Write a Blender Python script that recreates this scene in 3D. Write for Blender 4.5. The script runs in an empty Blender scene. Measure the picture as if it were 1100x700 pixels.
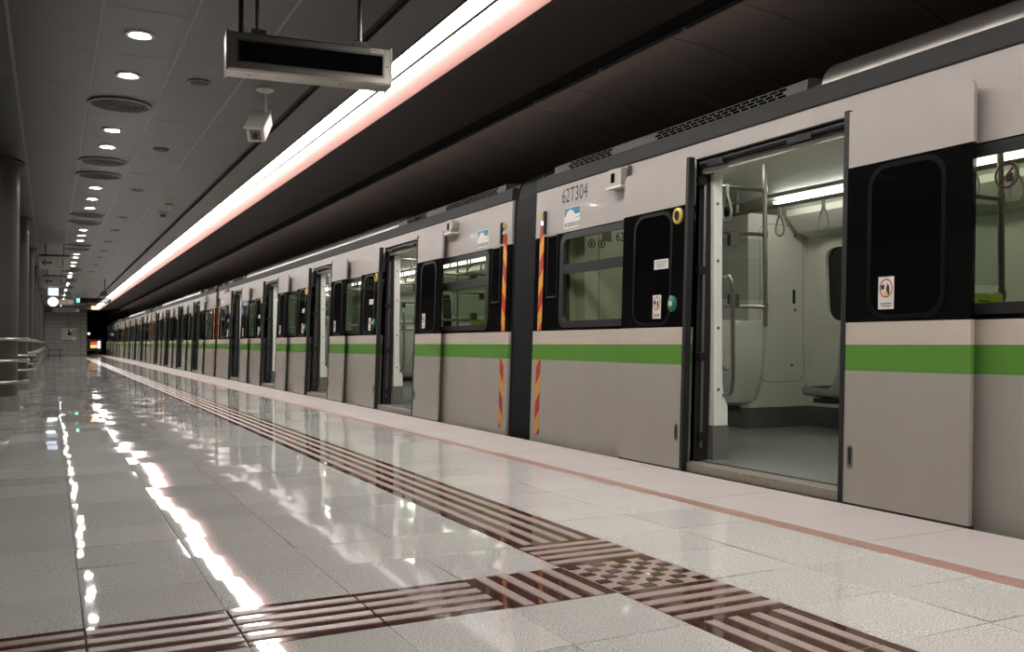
import bpy, math, random
from mathutils import Vector, Matrix

random.seed(7)
S = bpy.context.scene
COL = S.collection
PI = math.pi

# ------------------------------------------------------------------ camera, world, exposure
FPX = 983.0
cam = bpy.data.cameras.new('camera')
cam.sensor_fit = 'HORIZONTAL'; cam.sensor_width = 36.0; cam.lens = 36.0 * FPX / 1100.0
cam.clip_start = 0.05; cam.clip_end = 300
camo = bpy.data.objects.new('camera', cam); COL.objects.link(camo)
camo.location = (0, 0, 0.87)
camo.rotation_euler = (PI / 2 + math.atan(19 / FPX), 0, -math.radians(26.77))
S.camera = camo

W = bpy.data.worlds.new('world'); S.world = W; W.use_nodes = True
W.node_tree.nodes['Background'].inputs[0].default_value = (0.02, 0.02, 0.02, 1)
W.node_tree.nodes['Background'].inputs[1].default_value = 0.0
S.view_settings.view_transform = 'Standard'
S.view_settings.look = 'None'
S.view_settings.gamma = 1.0
S.view_settings.use_curve_mapping = False
S.view_settings.exposure = 0.45
try:
    S.cycles.max_bounces = 10; S.cycles.diffuse_bounces = 5; S.cycles.glossy_bounces = 4
    S.cycles.transparent_max_bounces = 16; S.cycles.sample_clamp_indirect = 4.0
    S.cycles.use_denoising = True
except Exception:
    pass

STRIP_POWER = 20.0      # platform light line
SPOT_POWER = 120.0       # ceiling downlights
CAR_POWER = 4.2         # train saloon tubes

# ------------------------------------------------------------------ materials
MATS = {}
def srgb(r, g, b):
    f = lambda c: ((c / 255.0 + 0.055) / 1.055) ** 2.4 if c > 10 else c / 255.0 / 12.92
    return (f(r), f(g), f(b))

def M(name, col, rough=0.5, metal=0.0, var=0.08, scale=6.0, spec=0.5, coat=0.0, bump=0.0, bscale=40.0, stretch=None):
    if name in MATS: return MATS[name]
    m = bpy.data.materials.new(name); m.use_nodes = True; MATS[name] = m
    nt = m.node_tree; N = nt.nodes; L = nt.links
    p = N['Principled BSDF']
    p.inputs['Roughness'].default_value = rough
    p.inputs['Metallic'].default_value = metal
    p.inputs['Specular IOR Level'].default_value = spec
    p.inputs['Coat Weight'].default_value = coat
    p.inputs['Coat Roughness'].default_value = 0.06
    g = N.new('ShaderNodeNewGeometry')
    src = g.outputs['Position']
    if stretch:
        mp = N.new('ShaderNodeVectorMath'); mp.operation = 'MULTIPLY'
        mp.inputs[1].default_value = stretch; L.new(src, mp.inputs[0]); src = mp.outputs[0]
    n = N.new('ShaderNodeTexNoise'); n.inputs['Scale'].default_value = scale; n.inputs['Detail'].default_value = 5
    L.new(src, n.inputs['Vector'])
    r = N.new('ShaderNodeValToRGB')
    r.color_ramp.elements[0].position = 0.25; r.color_ramp.elements[1].position = 0.75
    r.color_ramp.elements[0].color = tuple(c * (1 - var) for c in col) + (1,)
    r.color_ramp.elements[1].color = tuple(min(1, c * (1 + var)) for c in col) + (1,)
    L.new(n.outputs['Fac'], r.inputs['Fac']); L.new(r.outputs['Color'], p.inputs['Base Color'])
    if bump:
        n2 = N.new('ShaderNodeTexNoise'); n2.inputs['Scale'].default_value = bscale
        L.new(src, n2.inputs['Vector'])
        b = N.new('ShaderNodeBump'); b.inputs['Strength'].default_value = bump; b.inputs['Distance'].default_value = 0.01
        L.new(n2.outputs['Fac'], b.inputs['Height']); L.new(b.outputs['Normal'], p.inputs['Normal'])
    return m

def EM(name, col, power, base=(0.8, 0.8, 0.8)):
    if name in MATS: return MATS[name]
    m = bpy.data.materials.new(name); m.use_nodes = True; MATS[name] = m
    p = m.node_tree.nodes['Principled BSDF']
    p.inputs['Base Color'].default_value = base + (1,)
    p.inputs['Emission Color'].default_value = col + (1,)
    p.inputs['Emission Strength'].default_value = power
    p.inputs['Roughness'].default_value = 0.4
    return m

def GLASS(name, tint, gloss=1.0):
    m = bpy.data.materials.new(name); m.use_nodes = True; MATS[name] = m
    nt = m.node_tree; N = nt.nodes; L = nt.links
    N.remove(N['Principled BSDF'])
    t = N.new('ShaderNodeBsdfTransparent'); t.inputs[0].default_value = tint + (1,)
    gl = N.new('ShaderNodeBsdfGlossy'); gl.inputs['Roughness'].default_value = 0.01
    gl.inputs[0].default_value = (gloss, gloss, gloss, 1)
    lw = N.new('ShaderNodeLayerWeight'); lw.inputs[0].default_value = 0.5
    pw = N.new('ShaderNodeMath'); pw.operation = 'POWER'; pw.inputs[1].default_value = 5.0; L.new(lw.outputs['Facing'], pw.inputs[0])
    fr = N.new('ShaderNodeMath'); fr.operation = 'MULTIPLY_ADD'; fr.inputs[1].default_value = 0.95; fr.inputs[2].default_value = 0.035
    L.new(pw.outputs[0], fr.inputs[0])
    mx = N.new('ShaderNodeMixShader')
    L.new(fr.outputs[0], mx.inputs[0]); L.new(t.outputs[0], mx.inputs[1]); L.new(gl.outputs[0], mx.inputs[2])
    L.new(mx.outputs[0], N['Material Output'].inputs[0])
    return m

TX0, TX = 0.10, 0.42        # floor grid
TY0, TY = 2.705, 0.405
def granite(name, dark, mid, light, rough, tilevar=0.10, spec=0.5):
    m = bpy.data.materials.new(name); m.use_nodes = True; MATS[name] = m
    nt = m.node_tree; N = nt.nodes; L = nt.links; p = N['Principled BSDF']
    g = N.new('ShaderNodeNewGeometry')
    n = N.new('ShaderNodeTexNoise'); n.inputs['Scale'].default_value = 190; n.inputs['Detail'].default_value = 3
    n.inputs['Roughness'].default_value = 0.7
    L.new(g.outputs['Position'], n.inputs['Vector'])
    r = N.new('ShaderNodeValToRGB'); cr = r.color_ramp
    cr.elements[0].position = 0.33; cr.elements[0].color = dark + (1,)
    cr.elements[1].position = 0.66; cr.elements[1].color = light + (1,)
    e = cr.elements.new(0.48); e.color = mid + (1,)
    L.new(n.outputs['Fac'], r.inputs['Fac'])
    n3 = N.new('ShaderNodeTexNoise'); n3.inputs['Scale'].default_value = 1.3; n3.inputs['Detail'].default_value = 4
    L.new(g.outputs['Position'], n3.inputs['Vector'])
    # one tone for each tile
    sub = N.new('ShaderNodeVectorMath'); sub.operation = 'SUBTRACT'; sub.inputs[1].default_value = (TX0, TY0, 0)
    L.new(g.outputs['Position'], sub.inputs[0])
    dv = N.new('ShaderNodeVectorMath'); dv.operation = 'DIVIDE'; dv.inputs[1].default_value = (TX, TY, 10)
    L.new(sub.outputs[0], dv.inputs[0])
    fl = N.new('ShaderNodeVectorMath'); fl.operation = 'FLOOR'; L.new(dv.outputs[0], fl.inputs[0])
    wn = N.new('ShaderNodeTexWhiteNoise'); wn.noise_dimensions = '2D'; L.new(fl.outputs[0], wn.inputs['Vector'])
    ad = N.new('ShaderNodeMath'); ad.operation = 'ADD'
    L.new(wn.outputs['Value'], ad.inputs[0]); L.new(n3.outputs['Fac'], ad.inputs[1])
    mr = N.new('ShaderNodeMapRange'); mr.inputs['From Min'].default_value = 0.2; mr.inputs['From Max'].default_value = 1.8
    mr.inputs['To Min'].default_value = 1 - tilevar; mr.inputs['To Max'].default_value = 1 + tilevar
    L.new(ad.outputs[0], mr.inputs['Value'])
    mu = N.new('ShaderNodeVectorMath'); mu.operation = 'SCALE'
    L.new(r.outputs['Color'], mu.inputs[0]); L.new(mr.outputs[0], mu.inputs['Scale'])
    L.new(mu.outputs[0], p.inputs['Base Color'])
    # polish: light wear, faint warp of each slab
    n4 = N.new('ShaderNodeTexNoise'); n4.inputs['Scale'].default_value = 3.0; n4.inputs['Detail'].default_value = 6
    L.new(g.outputs['Position'], n4.inputs['Vector'])
    rr = N.new('ShaderNodeMapRange'); rr.inputs['To Min'].default_value = rough * 0.8; rr.inputs['To Max'].default_value = rough * 1.25
    L.new(n4.outputs['Fac'], rr.inputs['Value']); L.new(rr.outputs[0], p.inputs['Roughness'])
    n5 = N.new('ShaderNodeTexNoise'); n5.inputs['Scale'].default_value = 2.6; n5.inputs['Detail'].default_value = 1
    L.new(g.outputs['Position'], n5.inputs['Vector'])
    b = N.new('ShaderNodeBump'); b.inputs['Strength'].default_value = 0.30; b.inputs['Distance'].default_value = 0.0022
    L.new(n5.outputs['Fac'], b.inputs['Height']); L.new(b.outputs['Normal'], p.inputs['Normal'])
    p.inputs['Specular IOR Level'].default_value = spec
    return m

granite('granite', srgb(134, 131, 127), srgb(200, 197, 191), srgb(244, 241, 236), 0.03)
granite('brown_stone', srgb(52, 28, 24), srgb(76, 46, 40), srgb(100, 64, 56), 0.05)
granite('pink_bar', srgb(140, 120, 114), srgb(164, 144, 137), srgb(184, 165, 157), 0.35, 0.04)
granite('coping_stone', srgb(156, 149, 145), srgb(180, 172, 168), srgb(198, 190, 186), 0.5, 0.04, 0.3)
granite('pink_stone', srgb(138, 100, 90), srgb(164, 126, 115), srgb(186, 150, 140), 0.3, 0.04)
M('grout', srgb(126, 118, 108), 0.9)
M('concrete_dark', srgb(52, 50, 48), 0.9, var=0.2)
M('ceiling_panel', srgb(31, 30, 29), 0.42, 0.0, var=0.10, scale=1.2)
M('ceiling_joint', srgb(104, 102, 99), 0.5)
M('ceiling_groove', srgb(14, 14, 15), 0.8)
M('soffit_panel', srgb(80, 79, 78), 0.42, 0.2, var=0.04)
M('track_soffit', srgb(38, 30, 28), 0.75, var=0.1)
M('fascia_salmon', srgb(233, 176, 168), 0.45, var=0.03)
M('divider', srgb(38, 30, 29), 0.6)
M('trough_grey', srgb(96, 84, 80), 0.6)
M('blade_dark', srgb(58, 56, 54), 0.5, 0.3)
M('rim_grey', srgb(128, 125, 121), 0.5)
M('black_slot', srgb(10, 10, 11), 0.9)
M('edge_trim', srgb(120, 118, 116), 0.4, 0.6)
M('tunnel_black', srgb(16, 16, 16), 0.95)
M('wall_grey', srgb(120, 116, 110), 0.5)
M('column_paint', srgb(60, 56, 52), 0.4, 0.0, var=0.08, scale=2)
M('steel', srgb(150, 147, 140), 0.28, 0.9, var=0.06, stretch=(1, 1, 8), scale=10)
M('steel_dark', srgb(110, 108, 104), 0.35, 0.8)
M('white_metal', srgb(206, 203, 196), 0.4)
M('dark_plastic', srgb(28, 28, 28), 0.4)
M('black_rubber', srgb(17, 17, 17), 0.6, var=0.15)
M('train_white', srgb(162, 155, 149), 0.4, 0.0, var=0.03, spec=0.3, coat=0.12)
M('train_beige', srgb(164, 158, 149), 0.33, 0.1, var=0.06, scale=2.5, stretch=(1, 1, 0.25))
M('train_cream', srgb(190, 179, 167), 0.28, var=0.06, scale=3)
M('train_green', srgb(90, 138, 58), 0.3, var=0.04)
M('train_black', srgb(13, 13, 13), 0.07, var=0.1)
M('frame_grey', srgb(40, 40, 41), 0.35)
M('gutter_grey', srgb(44, 43, 41), 0.7, spec=0.3)
M('vent_box', srgb(78, 75, 71), 0.6, 0.1)
M('slot_black', srgb(8, 8, 8), 0.9, spec=0.0)
M('seal_black', srgb(12, 12, 12), 0.3, spec=0.35)
M('sticker_maroon', srgb(64, 24, 22), 0.5)
M('roof_grey', srgb(72, 70, 67), 0.5)
M('fairing_metal', srgb(168, 162, 156), 0.3, 0.85)
M('grille_black', srgb(16, 16, 16), 0.6)
M('saloon_cream', srgb(206, 205, 194), 0.42, var=0.03)
M('saloon_white', srgb(232, 233, 225), 0.4, var=0.03)
M('saloon_floor', srgb(122, 128, 122), 0.3, var=0.06)
M('saloon_plinth', srgb(104, 106, 100), 0.4, 0.2)
M('kick_steel', srgb(128, 126, 120), 0.4, 0.3)
M('seat_shell', srgb(168, 170, 158), 0.35, var=0.03)
M('seat_pad', srgb(34, 38, 44), 0.8)
M('seam_line', srgb(110, 114, 102), 0.6)
M('sill_metal', srgb(150, 142, 130), 0.4, 0.2, var=0.15, scale=30)
M('mechanism', srgb(34, 33, 32), 0.45, 0.4)
M('hazard_dummy', srgb(200, 140, 40))
M('sticker_white', srgb(208, 206, 200), 0.5)
M('sticker_red', srgb(170, 50, 44), 0.5)
M('sticker_black', srgb(24, 24, 24), 0.5)
M('sticker_blue', srgb(52, 120, 146), 0.5)
M('sticker_brown', srgb(96, 56, 36), 0.5)
M('sticker_yellow', srgb(214, 178, 70), 0.5)
M('button_green', srgb(40, 112, 100), 0.25)
M('button_cream', srgb(206, 196, 168), 0.3)
M('ring_yellow', srgb(214, 186, 92), 0.3)
M('tag_green', srgb(168, 190, 60), 0.6)
M('text_dark', srgb(34, 34, 36), 0.5)
M('sign_panel', srgb(150, 146, 138), 0.5)
M('bellows_rubber', srgb(19, 19, 19), 0.6, var=0.15)
GLASS('car_glass', (0.74, 0.78, 0.70))
GLASS('clear_glass', (0.86, 0.90, 0.86))
M('dark_glass', srgb(8, 8, 9), 0.04, var=0.0)
EM('strip_light', (1.0, 0.965, 0.93), STRIP_POWER)
EM('downlight_lamp', (1.0, 0.99, 0.93), SPOT_POWER)
EM('saloon_tube', (1.0, 1.0, 0.93), CAR_POWER)
EM('clock_face', (0.86, 0.92, 1.0), 3.0)
EM('lightbox_blue', (0.62, 0.74, 1.0), 0.9)
EM('led_green', (0.1, 1.0, 0.55), 2.5)
EM('led_orange', (1.0, 0.42, 0.08), 2.0)
EM('screen_red', (0.9, 0.06, 0.04), 0.6)
EM('screen_yellow', (0.95, 0.75, 0.2), 0.8)
EM('screen_white', (0.95, 0.97, 1.0), 1.2)
EM('indicator_white', (0.86, 0.9, 1.0), 6.0)
EM('map_red', (1.0, 0.12, 0.08), 0.8)

def hazard():
    m = bpy.data.materials.new('hazard_stripes'); m.use_nodes = True; MATS['hazard_stripes'] = m
    nt = m.node_tree; N = nt.nodes; L = nt.links; p = N['Principled BSDF']
    tc = N.new('ShaderNodeTexCoord'); sx = N.new('ShaderNodeSeparateXYZ'); L.new(tc.outputs['Object'], sx.inputs[0])
    sb = N.new('ShaderNodeMath'); sb.operation = 'SUBTRACT'; sb.inputs[1].default_value = 17.39 / 2; L.new(sx.outputs['Y'], sb.inputs[0])
    ab = N.new('ShaderNodeMath'); ab.operation = 'ABSOLUTE'; L.new(sb.outputs[0], ab.inputs[0])
    my = N.new('ShaderNodeMath'); my.operation = 'MULTIPLY'; my.inputs[1].default_value = 1.3
    L.new(ab.outputs[0], my.inputs[0])
    ad = N.new('ShaderNodeMath'); ad.operation = 'ADD'; L.new(sx.outputs['Z'], ad.inputs[0]); L.new(my.outputs[0], ad.inputs[1])
    md = N.new('ShaderNodeMath'); md.operation = 'FLOORED_MODULO'; md.inputs[1].default_value = 0.32; L.new(ad.outputs[0], md.inputs[0])
    gt = N.new('ShaderNodeMath'); gt.operation = 'GREATER_THAN'; gt.inputs[1].default_value = 0.16; L.new(md.outputs[0], gt.inputs[0])
    mx = N.new('ShaderNodeMix'); mx.data_type = 'RGBA'
    mx.inputs['A'].default_value = srgb(212, 150, 44) + (1,); mx.inputs['B'].default_value = srgb(170, 46, 30) + (1,)
    L.new(gt.outputs[0], mx.inputs['Factor']); L.new(mx.outputs['Result'], p.inputs['Base Color'])
    p.inputs['Roughness'].default_value = 0.5
hazard()

def perforated():
    m = bpy.data.materials.new('perforated_panel'); m.use_nodes = True; MATS['perforated_panel'] = m
    nt = m.node_tree; N = nt.nodes; L = nt.links; p = N['Principled BSDF']
    g = N.new('ShaderNodeNewGeometry')
    v = N.new('ShaderNodeTexVoronoi'); v.inputs['Scale'].default_value = 42; v.inputs['Randomness'].default_value = 0.0
    v.voronoi_dimensions = '2D'; L.new(g.outputs['Position'], v.inputs['Vector'])
    r = N.new('ShaderNodeValToRGB')
    r.color_ramp.elements[0].position = 0.30; r.color_ramp.elements[0].color = srgb(118, 104, 99) + (1,)
    r.color_ramp.elements[1].position = 0.42; r.color_ramp.elements[1].color = srgb(204, 190, 184) + (1,)
    L.new(v.outputs['Distance'], r.inputs['Fac']); L.new(r.outputs['Color'], p.inputs['Base Color'])
    p.inputs['Roughness'].default_value = 0.6; p.inputs['Metallic'].default_value = 0.2
perforated()

def tilewall():
    m = bpy.data.materials.new('wall_tiles'); m.use_nodes = True; MATS['wall_tiles'] = m
    nt = m.node_tree; N = nt.nodes; L = nt.links; p = N['Principled BSDF']
    g = N.new('ShaderNodeNewGeometry')
    sx = N.new('ShaderNodeSeparateXYZ'); L.new(g.outputs['Position'], sx.inputs[0])
    a = N.new('ShaderNodeMath'); a.operation = 'ADD'; L.new(sx.outputs['X'], a.inputs[0]); L.new(sx.outputs['Y'], a.inputs[1])
    cb = N.new('ShaderNodeCombineXYZ'); L.new(a.outputs[0], cb.inputs[0]); L.new(sx.outputs['Z'], cb.inputs[1])
    b = N.new('ShaderNodeTexBrick'); b.inputs['Scale'].default_value = 1.0; b.inputs['Brick Width'].default_value = 0.9
    b.inputs['Row Height'].default_value = 0.3; b.inputs['Mortar Size'].default_value = 0.012; b.offset = 0.0
    b.inputs['Color1'].default_value = srgb(232, 227, 220) + (1,); b.inputs['Color2'].default_value = srgb(228, 223, 216) + (1,)
    b.inputs['Mortar'].default_value = srgb(150, 145, 138) + (1,)
    L.new(cb.outputs[0], b.inputs['Vector']); L.new(b.outputs['Color'], p.inputs['Base Color'])
    p.inputs['Roughness'].default_value = 0.4
tilewall()

# ------------------------------------------------------------------ mesh builder
class MB:
    def __init__(s): s.v = []; s.f = []; s.mi = []; s.m = 0
    def quad(s, a, b, c, d): s.poly([a, b, c, d])
    def poly(s, pts):
        i = len(s.v); s.v += [tuple(p) for p in pts]; s.f.append(list(range(i, i + len(pts)))); s.mi.append(s.m)
    def box(s, x0, x1, y0, y1, z0, z1):
        if x0 > x1: x0, x1 = x1, x0
        if y0 > y1: y0, y1 = y1, y0
        if z0 > z1: z0, z1 = z1, z0
        i = len(s.v)
        s.v += [(x0, y0, z0), (x1, y0, z0), (x1, y1, z0), (x0, y1, z0), (x0, y0, z1), (x1, y0, z1), (x1, y1, z1), (x0, y1, z1)]
        for q in ((0, 3, 2, 1), (4, 5, 6, 7), (0, 1, 5, 4), (1, 2, 6, 5), (2, 3, 7, 6), (3, 0, 4, 7)):
            s.f.append([i + k for k in q]); s.mi.append(s.m)
    def bbox(s, x0, x1, y0, y1, z0, z1, b=0.005):
        """box with chamfered upright edges and top edge (z axis up)"""
        if x0 > x1: x0, x1 = x1, x0
        if y0 > y1: y0, y1 = y1, y0
        if z0 > z1: z0, z1 = z1, z0
        def ring(d, z): return [(x0 + d, y0 + d, z), (x1 - d, y0 + d, z), (x1 - d, y1 - d, z), (x0 + d, y1 - d, z)]
        s.loft([ring(b, z0), ring(0, z0 + b), ring(0, z1 - b), ring(b, z1)], cap=True)
    def loft(s, rings, cap=False, closed=True):
        i = len(s.v); n = len(rings[0])
        for r in rings: s.v += [tuple(p) for p in r]
        for k in range(len(rings) - 1):
            for j in range(n if closed else n - 1):
                a = i + k * n + j; b = i + k * n + (j + 1) % n
                s.f.append([a, b, b + n, a + n]); s.mi.append(s.m)
        if cap:
            s.f.append([i + j for j in range(n)][::-1]); s.mi.append(s.m)
            e = i + (len(rings) - 1) * n
            s.f.append([e + j for j in range(n)]); s.mi.append(s.m)
    def tube(s, path, r, n=8, cap=True):
        P = [Vector(p) for p in path]; rings = []
        t0 = (P[1] - P[0]).normalized()
        up = Vector((0, 0, 1)) if abs(t0.z) < 0.9 else Vector((1, 0, 0))
        u = t0.cross(up).normalized()
        for k, p in enumerate(P):
            if k == 0: t = (P[1] - P[0])
            elif k == len(P) - 1: t = (P[-1] - P[-2])
            else: t = (P[k + 1] - P[k]).normalized() + (P[k] - P[k - 1]).normalized()
            t.normalize()
            u = (u - t * u.dot(t)).normalized(); w = t.cross(u)
            rings.append([p + (u * math.cos(a) + w * math.sin(a)) * r for a in [2 * PI * q / n for q in range(n)]])
        s.loft(rings, cap=cap)
    def ringtube(s, path, r, n=8):
        """closed tube along a closed path"""
        P = [Vector(p) for p in path]; rings = []; m = len(P)
        c = sum(P, Vector()) / m
        nrm = (P[0] - c).cross(P[m // 4] - c).normalized()
        for k in range(m):
            t = (P[(k + 1) % m] - P[k - 1]).normalized(); u = t.cross(nrm).normalized()
            rings.append([P[k] + (u * math.cos(a) + nrm * math.sin(a)) * r for a in [2 * PI * q / n for q in range(n)]])
        rings.append(rings[0]); s.loft(rings)
    def lathe(s, prof, cx, cy, n=24, cap=True):
        s.loft([[(cx + r * math.cos(2 * PI * k / n), cy + r * math.sin(2 * PI * k / n), z) for k in range(n)] for r, z in prof], cap=cap)
    def prism(s, pts2, fn, d0, d1):
        """polygon pts2 (a,b) mapped by fn(a,b,d) and extruded from d0 to d1"""
        s.loft([[fn(a, b, d0) for a, b in pts2], [fn(a, b, d1) for a, b in pts2]], cap=True)
    def rring(s, outer, inner, fn, d0, d1):
        """frame between two outlines of equal length, extruded"""
        O0 = [fn(a, b, d0) for a, b in outer]; O1 = [fn(a, b, d1) for a, b in outer]
        I0 = [fn(a, b, d0) for a, b in inner]; I1 = [fn(a, b, d1) for a, b in inner]
        s.loft([O0, O1, I1, I0, O0])
    def mesh(s, name, mats, smooth=False):
        me = bpy.data.meshes.new(name); me.from_pydata(s.v, [], s.f)
        if isinstance(mats, str): mats = [mats]
        for m in mats: me.materials.append(MATS[m])
        for p, k in zip(me.polygons, s.mi): p.material_index = min(k, len(mats) - 1)
        import bmesh
        bm = bmesh.new(); bm.from_mesh(me); bmesh.ops.recalc_face_normals(bm, faces=bm.faces); bm.to_mesh(me); bm.free()
        if smooth:
            me.polygons.foreach_set('use_smooth', [True] * len(me.polygons))
            try: me.set_sharp_from_angle(angle=math.radians(40))
            except Exception: pass
        me.update(); return me
    def build(s, name, mats, parent=None, loc=(0, 0, 0), smooth=False):
        return link(name, s.mesh(name, mats, smooth), parent, loc)

def link(name, me, parent=None, loc=(0, 0, 0), rot=None):
    o = bpy.data.objects.new(name, me); COL.objects.link(o); o.parent = parent; o.location = loc
    if rot: o.rotation_euler = rot
    return o
def tag(o, label=None, cat=None, group=None, kind=None):
    if label: o['label'] = label
    if cat: o['category'] = cat
    if group: o['group'] = group
    if kind: o['kind'] = kind
    return o
def thing(name, loc, label, cat, group=None):
    return tag(link(name, None, None, loc), label, cat, group)
KIDS = {}
def kids(o):
    return [c for c in bpy.data.objects if c.parent is o]
def neg(v): return (-v[0], -v[1], -v[2])
def rrect(a0, a1, b0, b1, r, n=5):
    pts = []
    for ca, cb, st in ((a1 - r, b1 - r, 0), (a0 + r, b1 - r, 90), (a0 + r, b0 + r, 180), (a1 - r, b0 + r, 270)):
        for k in range(n + 1):
            t = math.radians(st + 90 * k / n); pts.append((ca + r * math.cos(t), cb + r * math.sin(t)))
    return pts
def circle(ca, cb, r, n=16): return [(ca + r * math.cos(2 * PI * k / n), cb + r * math.sin(2 * PI * k / n)) for k in range(n)]
def text_mesh(body, size, mat, xform, sx=1.0):
    c = bpy.data.curves.new('lettering', 'FONT'); c.body = body; c.size = size; c.align_x = 'CENTER'; c.align_y = 'CENTER'; c.resolution_u = 3
    o = bpy.data.objects.new('lettering', c); COL.objects.link(o)
    dg = bpy.context.evaluated_depsgraph_get(); dg.update()
    me = bpy.data.meshes.new_from_object(o.evaluated_get(dg))
    bpy.data.objects.remove(o); bpy.data.curves.remove(c)
    for v in me.vertices: v.co = Vector(xform(v.co.x * sx, v.co.y))
    me.materials.clear(); me.materials.append(MATS[mat]); me.update()
    return me

# ================================================================== SETTING
XE = 3.84           # platform edge
YB, YEND = -6.0, 78.0
# ---- floor
mb = MB(); mb.box(-5.2, XE, YB, 92, -1.1, -0.006)
floor = tag(mb.build('floor', 'grout'), kind='structure')
XJ = [TX0 + TX * k for k in range(-12, 6)] + [2.63, 3.10]
def tile_mesh(w, l, mat, name='tile', t=0.03, b=0.0006):
    m = MB(); m.bbox(-w / 2, w / 2, -l / 2, l / 2, -t, 0, b); return m.mesh(name, mat)
G = 0.003
cache = {}
far = MB(); farb = MB(); farp = MB()
near_tiles = []
ROWS = [(TY0 + TY * k) for k in range(-10, 220)]
TILT = 0.0075
def near_bars(parent, along, w, l):
    """four pale bars on a dark tile; along = 'y' or 'x'"""
    for k in range(4):
        d = (w if along == 'y' else l)
        off = -d / 2 + 0.05 * d / 0.42 + (k * 0.0925 + 0.02125) * d / 0.42
        key = ('bar', along, round(w, 3), round(l, 3))
        if key not in cache:
            m = MB(); bw = 0.0425
            if along == 'y': m.bbox(-bw / 2, bw / 2, -l / 2 + 0.001, l / 2 - 0.001, -0.004, 0.0035, 0.002)
            else: m.bbox(-w / 2 + 0.001, w / 2 - 0.001, -bw / 2, bw / 2, -0.004, 0.0035, 0.002)
            cache[key] = m.mesh('bar', 'pink_bar')
        link('bar', cache[key], parent, (off, 0, 0) if along == 'y' else (0, off, 0))
for ri, y0 in enumerate(ROWS):
    y1 = y0 + TY
    if y0 < YB or y1 > YEND + 8: continue
    k = ri - 10
    for ci in range(len(XJ) - 1):
        x0, x1 = XJ[ci], XJ[ci + 1]
        if y1 > YEND and x0 < 2.4: continue
        w, l = x1 - x0 - G, y1 - y0 - G
        cx, cy = (x0 + x1) / 2, (y0 + y1) / 2
        kind = 'granite'
        strip = abs(x0 - 1.78) < 0.01
        if strip or (k == 0 and x0 < 1.78): kind = 'brown'
        dist = math.hypot(cx, cy)
        # in view and near: a tile of its own
        d = cx * 0.4505 + cy * 0.893; lat = cx * 0.893 - cy * 0.4505
        invw = d > 1.5 and abs(lat) < 0.62 * d + 0.3
        individual = invw and d < (6.9 if kind == 'granite' else 9.5)
        ta, tb = random.uniform(-TILT, TILT), random.uniform(-TILT, TILT)
        if kind == 'granite':
            if individual:
                key = ('g', round(w, 3))
                if key not in cache: cache[key] = tile_mesh(w, l, 'granite')
                link('tile', cache[key], floor, (cx, cy, 0), (ta, tb, 0))
            else:
                hw, hl = w / 2, l / 2
                far.quad(*[(cx + a, cy + b, ta * b - tb * a) for a, b in ((-hw, -hl), (hw, -hl), (hw, hl), (-hw, hl))])
        else:
            along = 'y' if strip else 'x'
            if strip and k in (1, -1): along = 'x'
            if k == 0 and abs(x0 - 1.36) < 0.01: along = 'y'
            stud = strip and k == 0
            if individual:
                key = ('b', round(w, 3), stud)
                if key not in cache: cache[key] = tile_mesh(w, l, 'pink_bar' if stud else 'brown_stone', 'tactile_tile')
                t = link('tactile_tile', cache[key], floor, (cx, cy, 0), (ta * 0.5, tb * 0.5, 0))
                if stud:
                    if 'stud' not in cache:
                        m = MB(); m.bbox(-0.0265, 0.0265, -0.0225, 0.0225, -0.002, 0.003, 0.0015); cache['stud'] = m.mesh('stud', 'brown_stone')
                    for i in range(7):
                        for j in range(7):
                            if (i + j) % 2 == 0: link('stud', cache['stud'], t, ((i - 3) * 0.0585, (j - 3) * 0.0565, 0))
                else: near_bars(t, along, w, l)
            else:
                hw, hl = w / 2, l / 2
                farb.quad(*[(cx + a, cy + b, ta * .5 * b - tb * .5 * a) for a, b in ((-hw, -hl), (hw, -hl), (hw, hl), (-hw, hl))])
                for q in range(4):
                    dd = w if along == 'y' else l
                    off = -dd / 2 + 0.05 * dd / 0.42 + (q * 0.0925 + 0.02125) * dd / 0.42
                    if along == 'y': farp.box(cx + off - .021, cx + off + .021, cy - hl, cy + hl, 0.0005, 0.0035)
                    else: farp.box(cx - hw, cx + hw, cy + off - .021, cy + off + .021, 0.0005, 0.0035)
tag(far.build('distant_tiles', 'granite', floor), kind='stuff')
tag(farb.build('distant_tactile_tiles', 'brown_stone', floor), kind='stuff')
tag(farp.build('distant_bars', 'pink_bar', floor), kind='stuff')
# platform edge: pink line and pale coping slabs
m1 = MB(); m1.bbox(-0.05, 0.05, -TY * 1.5 + .001, TY * 1.5 - .001, -0.03, 0.0005, 0.002); pm = m1.mesh('edge_line_slab', 'pink_stone')
m2 = MB(); m2.bbox(-(XE - 3.20) / 2 + .001, (XE - 3.20) / 2 + 0.02, -TY * 1.5 + .0015, TY * 1.5 - .0015, -0.06, 0.001, 0.003); cm = m2.mesh('coping_slab', 'coping_stone')
y = TY0 - TY * 4.5 + 0.2
while y < 88:
    link('edge_line_slab', pm, floor, (3.15, y, 0)); link('coping_slab', cm, floor, ((3.20 + XE) / 2, y, 0)); y += TY * 3

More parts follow.
